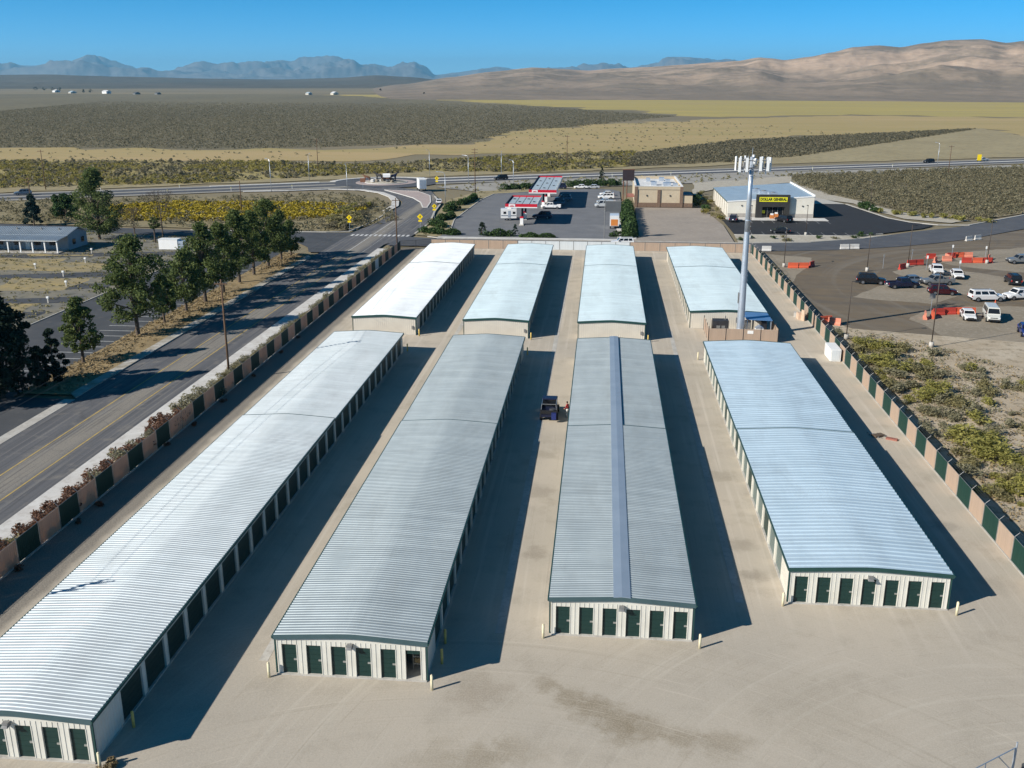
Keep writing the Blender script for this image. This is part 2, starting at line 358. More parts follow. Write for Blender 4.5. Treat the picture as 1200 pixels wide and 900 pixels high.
def road_material(name, base, worn, dirt, band=None):
    m, nt, b = nodes_of(name); N = nt.nodes; L = nt.links; MATS[name] = m
    b.inputs['Roughness'].default_value = 0.85; b.inputs['Specular IOR Level'].default_value = 0.25
    g = N.new('ShaderNodeNewGeometry'); sp = N.new('ShaderNodeSeparateXYZ'); L.new(g.outputs['Position'], sp.inputs[0])
    mp = N.new('ShaderNodeMapping'); mp.inputs['Scale'].default_value = (1.1, 0.05, 1) if band else (0.2, 0.2, 1); L.new(g.outputs['Position'], mp.inputs[0])
    def nz(v, s, lo, hi, d=5):
        n = N.new('ShaderNodeTexNoise'); n.inputs['Scale'].default_value = s; n.inputs['Detail'].default_value = d; L.new(v, n.inputs['Vector'])
        r = N.new('ShaderNodeMapRange'); r.inputs[1].default_value = lo; r.inputs[2].default_value = hi; L.new(n.outputs[0], r.inputs[0]); return r.outputs[0]
    def mix(f, a, c):
        x = N.new('ShaderNodeMix'); x.data_type = 'RGBA'; L.new(f, x.inputs[0])
        if isinstance(a, tuple): x.inputs[6].default_value = (*a, 1)
        else: L.new(a, x.inputs[6])
        x.inputs[7].default_value = (*c, 1); return x.outputs[2]
    c = mix(nz(mp.outputs[0], 1.0, 0.35, 0.7), base, worn)
    if band:   # the dusty, less driven turning lane, with a ragged edge
        wob = N.new('ShaderNodeMath'); wob.operation = 'MULTIPLY_ADD'; L.new(nz(mp.outputs[0], 2.0, 0, 1), wob.inputs[0]); wob.inputs[1].default_value = 1.4; L.new(sp.outputs[0], wob.inputs[2])
        a = N.new('ShaderNodeMath'); a.operation = 'SUBTRACT'; L.new(wob.outputs[0], a.inputs[0]); a.inputs[1].default_value = band + 0.7
        ab = N.new('ShaderNodeMath'); ab.operation = 'ABSOLUTE'; L.new(a.outputs[0], ab.inputs[0])
        r = N.new('ShaderNodeMapRange'); r.inputs[1].default_value = 0.9; r.inputs[2].default_value = 2.1; r.inputs[3].default_value = 0.8; r.inputs[4].default_value = 0; L.new(ab.outputs[0], r.inputs[0])
        c = mix(r.outputs[0], c, dirt)
    c = mix(nz(g.outputs['Position'], 0.5, 0.55, 0.9, 8), c, dirt)
    if band:   # tar-sealed cracks wandering along and across the lanes, pale scraped streaks
        vo = N.new('ShaderNodeTexVoronoi'); vo.feature = 'DISTANCE_TO_EDGE'; vo.inputs['Scale'].default_value = 0.16
        wv = N.new('ShaderNodeTexNoise'); wv.inputs['Scale'].default_value = 0.35; L.new(g.outputs['Position'], wv.inputs['Vector'])
        va = N.new('ShaderNodeVectorMath'); va.operation = 'MULTIPLY_ADD'; L.new(wv.outputs['Color'], va.inputs[0]); va.inputs[1].default_value = (3,3,0); L.new(g.outputs['Position'], va.inputs[2])
        L.new(va.outputs[0], vo.inputs['Vector'])
        rc = N.new('ShaderNodeMapRange'); rc.inputs[1].default_value = 0.002; rc.inputs[2].default_value = 0.009; rc.inputs[3].default_value = 0.22; rc.inputs[4].default_value = 0.0; L.new(vo.outputs['Distance'], rc.inputs[0])
        c = mix(rc.outputs[0], c, (0.035,0.035,0.038))
        mp2 = N.new('ShaderNodeMapping'); mp2.inputs['Scale'].default_value = (2.2, 0.035, 1); L.new(g.outputs['Position'], mp2.inputs[0])
        c = mix(nz(mp2.outputs[0], 1.0, 0.53, 0.78, 6), c, (0.23,0.22,0.205))
        c = mix(nz(mp2.outputs[0], 1.7, 0.54, 0.80, 6), c, (0.055,0.056,0.06))
    c = mix(nz(g.outputs['Position'], 9, 0.55, 0.8, 3), c, tuple(x*0.75 for x in base))
    if name == 'dirt_lot':     # wheel paths swept round by turning vehicles
        for ctr, s_, col in (((62,240,0), 0.5, (0.105,0.095,0.082)), ((38,120,0), 0.35, (0.175,0.142,0.100)), ((95,170,0), 0.45, (0.205,0.182,0.148))):
            dv = N.new('ShaderNodeVectorMath'); dv.operation = 'DISTANCE'; L.new(g.outputs['Position'], dv.inputs[0]); dv.inputs[1].default_value = ctr
            cb = N.new('ShaderNodeCombineXYZ'); L.new(dv.outputs['Value'], cb.inputs[0])
            ml = N.new('ShaderNodeVectorMath'); ml.operation = 'MULTIPLY'; L.new(g.outputs['Position'], ml.inputs[0]); ml.inputs[1].default_value = (0.03,0.03,0)
            ad = N.new('ShaderNodeVectorMath'); ad.operation = 'ADD'; L.new(cb.outputs[0], ad.inputs[0]); L.new(ml.outputs[0], ad.inputs[1])
            c = mix(nz(ad.outputs[0], s_, 0.50, 0.78, 5), c, col)
    L.new(c, b.inputs['Base Color'])
road_material('asphalt_main', (0.100,0.102,0.110), (0.138,0.138,0.143), (0.27,0.245,0.205), band=-52.9)
road_material('asphalt_street', (0.080,0.085,0.096), (0.105,0.110,0.120), (0.16,0.15,0.14))
road_material('asphalt_new', (0.030,0.031,0.034), (0.036,0.037,0.040), (0.046,0.046,0.048))
road_material('asphalt_gas', (0.150,0.155,0.165), (0.185,0.190,0.200), (0.22,0.22,0.22))
road_material('asphalt_old', (0.060,0.065,0.072), (0.085,0.088,0.094), (0.13,0.125,0.115))
road_material('dirt_lot', (0.168,0.130,0.086), (0.132,0.110,0.084), (0.215,0.178,0.126))
pm('gravel_pale', (0.275,0.235,0.18), (0.22,0.188,0.14), 0.15, 0.95, c3=(0.34,0.30,0.24), scale3=1.5)
pm('gravel_lot', (0.33,0.285,0.24), (0.28,0.245,0.21), 0.12, 0.95, c3=(0.37,0.33,0.28), scale3=0.8)
pm('gravel_landscape', (0.46,0.43,0.36), (0.38,0.345,0.28), 0.5, 0.95, c3=(0.27,0.23,0.18), scale3=1.6)
pm('sand', (0.47,0.405,0.31), (0.38,0.31,0.22), 0.16, 0.95, c3=(0.20,0.16,0.105), scale3=0.7, bump=0.5, bscale=3)
pm('dry_grass', (0.32,0.24,0.125), (0.22,0.165,0.09), 0.35, 0.95, c3=(0.17,0.12,0.06), scale3=1.3, bump=0.6, bscale=4)
pm('trailer_pad', (0.155,0.153,0.142), (0.235,0.21,0.15), 0.12, 0.95, c3=(0.10,0.10,0.075), scale3=0.45)
pm('yellow_lawn', (0.36,0.275,0.12), (0.25,0.215,0.135), 0.2, 0.95, c3=(0.17,0.16,0.125), scale3=0.6)
pm('worn_walk', (0.46,0.44,0.40), (0.30,0.27,0.21), 0.25, 0.9, c3=(0.20,0.165,0.11), scale3=0.6, lo=0.42, hi=0.58)
pm('paint_white', (0.66,0.66,0.64), (0.45,0.45,0.44), 1.2, 0.7)
pm('paint_yellow', (0.58,0.40,0.10), (0.36,0.27,0.11), 0.9, 0.7)
pm('paint_worn', (0.40,0.40,0.39), (0.18,0.18,0.18), 0.8, 0.8)
pm('brick_apron', (0.42,0.345,0.32), (0.36,0.30,0.28), 0.5, 0.9)
pm('ground_base', (0.245,0.205,0.125), (0.155,0.135,0.09), 0.0016, 0.95, c3=(0.25,0.205,0.135), scale3=0.008, stretch=(0.6,1.5,1))
pm('sage_far', (0.150,0.133,0.085), (0.185,0.160,0.095), 0.006, 0.95, c3=(0.062,0.057,0.040), scale3=0.30, stretch=(1,0.10,1))
pm('gold_grass', (0.41,0.325,0.105), (0.33,0.28,0.10), 0.006, 0.95, c3=(0.36,0.275,0.145), scale3=0.012, stretch=(0.35,2.2,1))
pm('tan_field', (0.41,0.305,0.150), (0.34,0.27,0.115), 0.008, 0.95, c3=(0.31,0.26,0.105), scale3=0.014, stretch=(0.35,2.2,1))
pm('green_soil', (0.36,0.295,0.115), (0.29,0.245,0.105), 0.03, 0.95, c3=(0.17,0.15,0.075), scale3=0.35)
pm('sage_soil', (0.27,0.225,0.14), (0.19,0.165,0.105), 0.03, 0.95, c3=(0.11,0.105,0.078), scale3=0.35)
pm('verge_soil', (0.34,0.285,0.165), (0.29,0.24,0.135), 0.03, 0.95, c3=(0.17,0.155,0.095), scale3=0.25)
pm('weed_soil', (0.27,0.225,0.13), (0.225,0.19,0.105), 0.05, 0.95, c3=(0.14,0.125,0.075), scale3=0.3)
pm('shoulder', (0.34,0.325,0.29), (0.28,0.265,0.235), 0.1, 0.95)

# ------------------------------------------------------------------ ground and fields
gm = MB(); GS = 70000.0
gm.add([(-GS,-3000,-0.30),(GS,-3000,-0.30),(GS,GS,-0.30),(-GS,GS,-0.30)], [(0,1,2,3)])
struct('ground', gm, 'ground_base')
ZONES = {
    'sage_far': [(-1855.5, 2745.7), (-987.5, 2825.0), (-511.4, 2380.8), (-297.8, 1870.3), (-111.3, 1492.5), (32.0, 1246.2), (71.5, 1066.3), (-6.1, 849.3), (-44.2, 769.0), (-67.6, 739.8), (-71.4, 658.0), (-83.2, 582.9), (-186.7, 527.8), (-360.7, 526.3), (-700, 900), (-1500, 2000)],
    'gold_grass': [(-744.9, 2664.3), (-264.2, 2891.1), (181.8, 2444.2), (796.6, 1817.6), (463.6, 1052.3), (269.9, 1139.3), (118.7, 1020.8), (80.4, 1067.1), (32.0, 1246.2), (-115.3, 1546.2), (-311.4, 1955.8)],
    'tan_mid': [(-73.8, 739.2), (-32.5, 799.0), (8.2, 867.8), (116.0, 997.4), (263.2, 1110.5), (453.0, 1028.2), (330, 720), (246.5, 553.6), (290.3, 813.8), (170.1, 712.7), (80.8, 642.1), (22.8, 520.1), (-29.5, 515.3), (-155.1, 437.1), (-292.1, 424.5), (-356.0, 519.4), (-184.4, 521.0), (-82.1, 574.9)],
    'green_band': [(-295.3, 429.2), (-156.8, 441.8), (-102.3, 427.7), (-28.5, 497.0), (16.2, 519.5), (10.1, 433.5), (-22.9, 401.2), (-70.7, 396.8), (-100.9, 379.0), (-138.8, 345.4), (-218.3, 314.9)],
    'sage_right_mid': [(10.1, 433.5), (15.9, 507.0), (78.5, 623.4), (167.4, 701.2), (281.9, 798.8), (184.4, 642.2), (96.6, 502.6), (58.1, 456.6)],
    'verge_far': [(-220.0, 317.5), (-140.0, 348.4), (-101.9, 382.6), (-71.4, 400.7), (-23.1, 405.1), (58.7, 461.5), (97.7, 508.5), (187.1, 651.8), (290.3, 813.8), (266.2, 598.8), (229.6, 514.7), (56.3, 442.2), (-66.8, 375.0), (-97.4, 365.3), (-208.4, 300.2)],
    'weeds_left': [(-196.5, 282.6), (-148.4, 293.7), (-119.6, 303.4), (-84.0, 314.1), (-70.3, 303.2), (-61.8, 282.2), (-52.9, 257.0), (-56.8, 243.8), (-66.0, 232.9), (-153.7, 239.6), (-169.9, 243.0)],
    'yellow_brush': [(-141.2, 272.9), (-128.0, 284.5), (-105.2, 286.6), (-78.8, 284.7), (-66.5, 275.8), (-67.0, 262.7), (-83.3, 250.9), (-115.9, 246.3), (-128.2, 246.8)],
    'sage_right': [(71.0, 391.1), (136.6, 423.8), (197.9, 441.9), (138.2, 304.6), (98.2, 269.1), (83.7, 283.8), (78.5, 309.9), (71.7, 325.8), (67.3, 361.1)],
    'verge_right': [(-57.4, 337.9), (-44.6, 354.0), (-2.2, 380.9), (51.2, 400.3), (181.8, 453.7), (208.2, 465.5), (196.0, 437.4), (135.3, 419.6), (70.4, 387.6), (47.3, 368.7), (-4, 342), (-41.1, 325.7)],
    'behind_store': [(26.7, 311.9), (32.0, 361.0), (71.0, 391.1), (73.0, 325.9), (77.9, 307.6), (83.2, 281.8), (96.2, 267.5), (89, 261.5), (79.3, 268.9), (73.8, 302.7), (65.7, 315.6), (66.3, 364.1), (38.0, 343.8)],
}
for k, (z, mt, st, amp) in {'sage_far': (-0.24,'sage_far',25,26), 'gold_grass': (-0.20,'gold_grass',16,55), 'tan_mid': (-0.18,'tan_field',8,26), 'green_band': (-0.12,'green_soil',5,7),
                            'sage_right_mid': (-0.10,'sage_soil',6,7), 'verge_far': (-0.09,'verge_soil',5,4), 'weeds_left': (-0.08,'weed_soil',4,2.5), 'yellow_brush': (-0.06,'weed_soil',3,3),
                            'sage_right': (-0.08,'sage_soil',4,3), 'verge_right': (-0.07,'shoulder',4,2), 'behind_store': (-0.06,'gravel_landscape',3,1.5)}.items():
    sheet('field', rough_poly(ZONES[k], st, amp, hash(k) % 50 if False else len(k)), z, mt)

# ------------------------------------------------------------------ yard, roads, lots
sheet('yard', [(-43.0,-40),(45,-40),(45,48),(31.8,58),(31.8,210.2),(-43.0,210.2)], 0.0, 'yard_gravel')
sheet('gate_pavement', [(23.0,46.2),(40,56.5),(60,60),(60,20),(20.5,40.5)], 0.010, 'asphalt_old')
for x, ya, yb in ((-20.4,52,198), (-6.0,56.5,198), (10.25,62,140)):
    m = MB(); m.box(x-0.28, x+0.28, ya, yb, -0.05, 0.012)
    tag(m.build('drainage_gutter', 'concrete'), kind='structure')
sheet('yard_surround', [(31.8,58),(45,48),(62,60),(62,137),(37,144),(33.2,152),(32.8,213),(31.8,213)], -0.012, 'sand')
# main road and its kerbs, footways and painted lines
sheet('road', [(-59.5,-40),(-48.2,-40),(-48.2,214),(-44.5,226.5),(-44.0,233),(-43.6,249),(-46.2,272),(-47.5,291),(-52.5,310),(-57,327),
               (-72,336),(-85,334.5),(-92,331),(-72.5,319.5),(-64.2,306),(-60.0,294),(-58.4,283),(-58.6,272),(-57.4,262),(-57.8,247),(-59.5,232)], -0.035, 'asphalt_main')
sheet('driveway', [(-59.6,84),(-59.6,101.5),(-64.5,101.8),(-95,101),(-95,60),(-59.6,60)], -0.040, 'asphalt_old')
def dash(x0, x1, y0, y1, mat, z=-0.030, name='lane_line'):
    m = MB(); m.add([(x0,y0,z),(x1,y0,z),(x1,y1,z),(x0,y1,z)], [(0,1,2,3)]); return struct(name, m, mat)
dash(-54.68,-54.54,-40,198,'paint_yellow'); dash(-51.36,-51.22,-40,198,'paint_yellow')
dash(-54.0,-53.86,205,258,'paint_white'); dash(-50.6,-50.46,200,258,'paint_worn')
for i in range(13): dash(-58.9+i*1.1, -58.3+i*1.1, 226.2, 228.8, 'paint_white', name='crosswalk_bar')
for i in range(5): dash(-52.6+i*0.05, -52.4+i*0.05, 232+i*6, 235+i*6, 'paint_worn', name='lane_arrow')
m = MB(); m.box(-48.2,-45.9,-40,208,-0.05,0.11); struct('sidewalk', m, 'sidewalk')
m = MB(); m.box(-45.9,-43.0,-40,208.5,-0.05,0.035); struct('planting_strip', m, 'sand')
m = MB(); m.prism([(-59.5,102),(-59.5,196),(-60.9,199),(-60.9,103.5)], -0.05, 0.10); struct('sidewalk', m, 'worn_walk')
m = MB(); m.prism([(-60.9,103.3),(-60.9,200),(-67.0,202),(-67.0,103.3)], -0.05, 0.06); struct('planting_strip', m, 'dry_grass')
kerb('gutter_strip', [(-60.0,-40),(-60.0,101.5)], 1.3, 0.02, -0.03)
# west street, parking lot and the trailer pads
sheet('west_street', [(-59.4,203),(-59.4,231.5),(-66,231.0),(-100,231.5),(-154,238.5),(-240,246),(-240,238.5),(-150,231.2),(-100,223),(-70,218),(-64,209),(-62,203)], -0.045, 'asphalt_old')
sheet('parking_lot', [(-67.0,60),(-67.0,203),(-70,214),(-84.5,200),(-84.5,60)], -0.050, 'asphalt_old')
for i in range(26):
    y = 106+i*3.0
    dash(-72.6,-67.4,y,y+0.16,'paint_white',-0.044,'parking_stripe')
sheet('trailer_park', [(-84.5,60),(-84.5,200),(-75,214),(-100,222.5),(-150,231),(-240,238),(-240,60)], -0.060, 'trailer_pad')
for i, (x0, x1, y0, y1) in enumerate(((-106,-93,158,171),(-109,-96,176,187),(-128,-108,176,190),(-106,-90,140,150),(-130,-112,152,165),(-118,-105,192,196))):
    sheet('dry_lawn', rough_poly([(x0,y0),(x1,y0+2),(x1-1,y1),(x0-2,y1-1)], 2, 1.8, i), -0.055+0.004*i, 'yellow_lawn')
for i in range(7):      # grey pads where trailers once stood
    y = 128+i*11.5; sheet('trailer_slab', rough_poly([(-112-i*3,y-9),(-86.5,y),(-86.5,y+5.0),(-112-i*3,y-4.0)], 3, 0.5, i), -0.056-0.0005*i, 'asphalt_old')
kerb('kerb', [(-84.5,100),(-84.5,200),(-76,212.5)], 0.22, 0.10, -0.05)
# street behind the yard, curving away past the store
sheet('north_street', [(-47.5,213.2),(33,212.2),(44.8,214.6),(54,217),(64.4,221.4),(75,227.5),(85,235),(103.4,252.4),(130,280),(170,330),(162,340),(120,287),(111,276),(92,257),(73.5,243.9),(60,232),(46.9,225.7),(31.4,223.1),(-37,223.6),(-46.5,226.5)], -0.028, 'asphalt_street')
kerb('kerb', [(-40.5,226.6),(-36,224.0),(31.4,223.5),(46.9,226.1),(60,232.4),(68,238.6)], 0.3, 0.12, -0.03)
m = MB(); m.prism([(-38.0,224.2),(5.5,224.0),(5.5,226.2),(-38.0,226.4)], -0.05, 0.09); struct('sidewalk', m, 'sidewalk')
sheet('gas_station_lot', [(-37.8,226.4),(5.5,226.2),(5.5,330),(2.5,336),(-6,336),(-34.9,318),(-37.2,300),(-38.6,256),(-37.0,240)], -0.040, 'asphalt_gas')
m = MB(); m.prism([(3.6,227),(8.0,227),(8.2,262),(3.6,262)], -0.05, 0.08); struct('sidewalk', m, 'sidewalk')
sheet('gravel_lot', [(5.5,223.6),(29.8,223.4),(30.5,252),(28.5,287),(9.4,287),(9.0,262),(5.5,262)], -0.045, 'gravel_lot')
sheet('station_verge', [(-44.0,229),(-37.8,227),(-37.0,240),(-38.6,256),(-37.2,300),(-34.9,318),(-6,336.5),(-3,343),(-41,326),(-47,300),(-45.5,272),(-43.2,250)], -0.045, 'verge_soil')
kerb('kerb', [(-44.3,231),(-43.9,249),(-46.5,272),(-47.8,291),(-52.8,310)], 0.5, 0.12, -0.03)
kerb('kerb', [(-37.0,240),(-38.6,256),(-37.2,300),(-34.9,318),(-6,336)], 0.3, 0.12, -0.04)
sheet('store_lot', [(31.3,236.0),(60.9,236.5),(66,241),(72,245.5),(78.5,250.5),(83,256),(75.4,270),(71.5,300),(58,300),(56.4,262.0),(31.3,262.0)], -0.020, 'asphalt_new')
sheet('store_service_pad', [(56.6,300.5),(71.4,300.5),(66,318),(57,318)], -0.018, 'concrete')
sheet('store_strip', [(30.6,223.8),(46.9,226.4),(60,232.6),(67,239.4),(61.0,236.4),(31.2,235.9)], -0.012, 'gravel_landscape')
kerb('kerb', [(31.2,236.0),(56,236.1),(61.5,238.0),(66.5,240.4)], 0.35, 0.12, -0.02)
kerb('kerb', [(71.6,300),(75.5,270),(79,262),(84.5,257.4),(92,257.6),(111,276.5),(130,297)], 0.6, 0.12, -0.03)
m = MB(); m.box(32.5,58.5,262.0,267.0,-0.05,0.10); struct('sidewalk', m, 'sidewalk')
for i in range(9): dash(35.5+i*2.8, 35.62+i*2.8, 257, 261.8, 'paint_worn', -0.014, 'parking_stripe')
for i in range(9): dash(35.5+i*2.8, 35.62+i*2.8, 236.6, 241.5, 'paint_worn', -0.014, 'parking_stripe')
# dirt parking ground east of the yard
sheet('dirt_parking', [(33.0,152),(37,144),(43,138.4),(49,131.6),(56,122.5),(66,112),(150,112),(160,300),(120,268),(103.6,251.8),(85,234.6),(75,227),(64.4,221),(54,216.6),(44.8,214.2),(33,211.8)], -0.032, 'dirt_lot')
for i, p in enumerate(([(42.4,166.6),(48.6,176.3),(57.8,184.3),(55.3,191.1),(61.0,199.5),(71.1,191.1),(85.0,176.5),(86.6,163.5),(70.6,166.5),(61.7,170.4),(53.6,162.3)],
                       [(47.7,144.9),(47.0,150.8),(51.8,157.4),(55.9,161.1),(69.0,161.4),(84,158),(80,126),(60.1,129.4),(50.5,137.8)],
                       [(68.6,199.0),(66.5,209.3),(75,214.8),(92.0,222.8),(100,200),(84,190)],
                       [(32.9,210.3),(42.9,205.2),(40.0,194.2),(34.8,178.5),(33.0,187.3)])):
    sheet('gravel_island', rough_poly(p, 1.5, 1.2, i), -0.025, 'gravel_pale')
# roundabout and highway
RC = Vector((-77.5, 352.0))
def circle(r, n=40): return [(RC.x+r*math.cos(2*math.pi*i/n), RC.y+r*math.sin(2*math.pi*i/n)) for i in range(n)]
sheet('roundabout_road', circle(18.5), -0.022, 'asphalt_street')
m = MB(); m.prism(circle(10.8), -0.05, 0.08); struct('roundabout_apron', m, 'brick_apron')
m = MB(); m.prism(circle(7.6), 0.0, 0.24); struct('roundabout_kerb', m, 'sidewalk')
m = MB(); n_ = 24
for j, (r, z) in enumerate(((7.3,0.25),(5,0.6),(2.5,0.9),(0.1,1.0))):
    m.v += [(RC.x+r*math.cos(2*math.pi*i/n_), RC.y+r*math.sin(2*math.pi*i/n_), z) for i in range(n_)]
for j in range(3): m.f += [(j*n_+i, j*n_+(i+1) % n_, (j+1)*n_+(i+1) % n_, (j+1)*n_+i) for i in range(n_)]
struct('roundabout_mound', m, 'gravel_landscape')
def hwy(t, off=0.0):     # point along the highway's gently bent centre line
    a = R(27.2) if t < 0 else R(25.0)
    return (RC.x + math.cos(a)*t - math.sin(a)*off, RC.y + math.sin(a)*t + math.cos(a)*off)
for sgn in (-1, 1):
    ts = [sgn*x for x in (12, 30, 60, 100, 160, 240, 340, 600)]
    if sgn > 0: ts = [12, 25, 45, 80, 130, 200, 300, 420, 700]
    tag(strip([hwy(t) for t in ts], 22.0, -0.062).build('highway_shoulder', 'shoulder'), kind='structure')
    tag(strip([hwy(t, -4.6) for t in ts], 6.0, -0.030).build('highway', 'asphalt_street'), kind='structure')
    tag(strip([hwy(t, 4.6) for t in ts], 6.0, -0.030).build('highway', 'asphalt_street'), kind='structure')
    tag(strip([hwy(t, 0) for t in ts], 3.2, -0.026).build('highway_median', 'sidewalk' if sgn > 0 else 'shoulder'), kind='structure')
    tag(strip([hwy(t, 7.5) for t in ts], 0.16, -0.022).build('edge_line', 'paint_worn'), kind='structure')
    tag(strip([hwy(t, -7.5) for t in ts], 0.16, -0.022).build('edge_line', 'paint_worn'), kind='structure')
for off in (9.2,):
    kerb('sidewalk', [hwy(t, off) for t in (-60,-40,-22)], 2.4, 0.10, -0.03, 'sidewalk')
    kerb('sidewalk', [hwy(t, off) for t in (22,40,60,80)], 2.4, 0.10, -0.03, 'sidewalk')
kerb('sidewalk', [(RC.x+20*math.cos(R(a)), RC.y+20*math.sin(R(a))) for a in range(50, 185, 9)], 2.2, 0.10, -0.03, 'sidewalk')
kerb('sidewalk', [(-118,318),(-104,322),(-92,328),(-80,326),(-72,318.5),(-66,307),(-62.5,296),(-60.2,284),(-60.4,272)], 2.2, 0.10, -0.03, 'sidewalk')
kerb('kerb', [(-60.2,284),(-60.2,272),(-59,262),(-59.4,247),(-60.8,233),(-66,231.4),(-100,232.0)], 0.4, 0.12, -0.03)
m = MB(); m.prism([(-72.5,326.5),(-60.5,323),(-54.5,311),(-51.4,294),(-50.2,281),(-51.4,281),(-54.2,293),(-58.5,304),(-64.5,314)], -0.05, 0.10); struct('splitter_island', m, 'brick_apron')
kerb('kerb', [(-72.5,326.5),(-60.5,323),(-54.5,311),(-51.4,294),(-50.2,281),(-51.4,281),(-54.2,293),(-58.5,304),(-64.5,314),(-72.5,326.5)], 0.35, 0.14, -0.02, 'sidewalk')
# ------------------------------------------------------------------ storage buildings
ZE, RISE = 2.60, 0.27
def slat_door(w, h, n):
    m = MB(); p = h/n
    for i in range(n):
        m.box(0, w, 0.0, 0.05, i*p, (i+1)*p - 0.018)
    m.box(0, w, 0.012, 0.04, -0.004, h - 0.02)
    return m
END_DOOR = slat_door(0.90, 2.0, 6).mesh('door')
SIDE_DOOR = slat_door(2.58, 2.06, 6).mesh('door')
LATCH = MB().box(-0.10, 0.10, -0.05, -0.004, -0.05, 0.06).mesh('latch')
for me, k in ((END_DOOR,'door_green'), (SIDE_DOOR,'door_green'), (LATCH,'latch')): me.materials.append(MATS[k])

NCOL = 12
def roof_xs(a, b):      # columns crowded towards the ridge, where the sheet bends
    h = NCOL//2; c, r = (a+b)/2, (b-a)/2
    return [c + r*math.copysign((abs(i)/h)**1.6, i) for i in range(-h, h+1)]
def roof_z(x, w, straight):
    u = abs(2*x/w - 1)
    e = 0.13; f = u if straight else (math.sqrt(u*u+e*e)-e)/(math.sqrt(1+e*e)-e)
    return ZE + RISE*(1 - f)
def ribbed_roof(w, y0, y1, pitch, ribw, ribh, dz, ov=0.14, straight=False):
    """closed sheet with raised ribs from eave to eave over the ridge"""
    ys, hs = [y0], [0.0]
    n = int((y1-y0)/pitch)
    off = ((y1-y0) - n*pitch)/2 + pitch/2
    for i in range(n):
        c = y0 + off + i*pitch
        ys += [c-ribw/2, c-ribw*0.22, c+ribw*0.22, c+ribw/2]; hs += [0, ribh, ribh, 0]
    ys.append(y1); hs.append(0.0)
    xs_ = roof_xs(-ov, w+ov)
    cols = [(x, roof_z(x, w, straight)) for x in xs_]; nc = len(cols)
    m = MB(); k = len(ys)
    for x, z in cols: m.v += [(x, y, z+h+dz) for y, h in zip(ys, hs)]
    for x, z in cols: m.v += [(x, y, z-0.05+dz) for y in ys]
    for c in range(nc-1):
        for i in range(k-1):
            m.f.append((c*k+i, (c+1)*k+i, (c+1)*k+i+1, c*k+i+1))
            m.f.append((nc*k+c*k+i, nc*k+c*k+i+1, nc*k+(c+1)*k+i+1, nc*k+(c+1)*k+i))
    for c, rv in ((0, 0), (nc-1, 1)):
        for i in range(k-1):
            q = (c*k+i, c*k+i+1, nc*k+c*k+i+1, nc*k+c*k+i); m.f.append(q if not rv else q[::-1])
    for e in (0, k-1):
        for c in range(nc-1):
            q = (c*k+e, (nc+c)*k+e, (nc+c+1)*k+e, (c+1)*k+e)
            m.f.append(q if e == 0 else q[::-1])
    return m

def wall_ribs(m, a, b, z0, z1, face, sgn, axis, pitch=0.305):
    n = max(1, round((b-a)/pitch))
    for i in range(n+1):
        c = a + (b-a)*i/n
        c = min(max(c, a+0.03), b-0.03)
        lo, hi = (face-0.022, face-0.001) if sgn < 0 else (face+0.001, face+0.022)
        if axis == 'x': m.box(c-0.025, c+0.025, lo, hi, z0, z1)
        else: m.box(lo, hi, c-0.025, c+0.025, z0, z1)

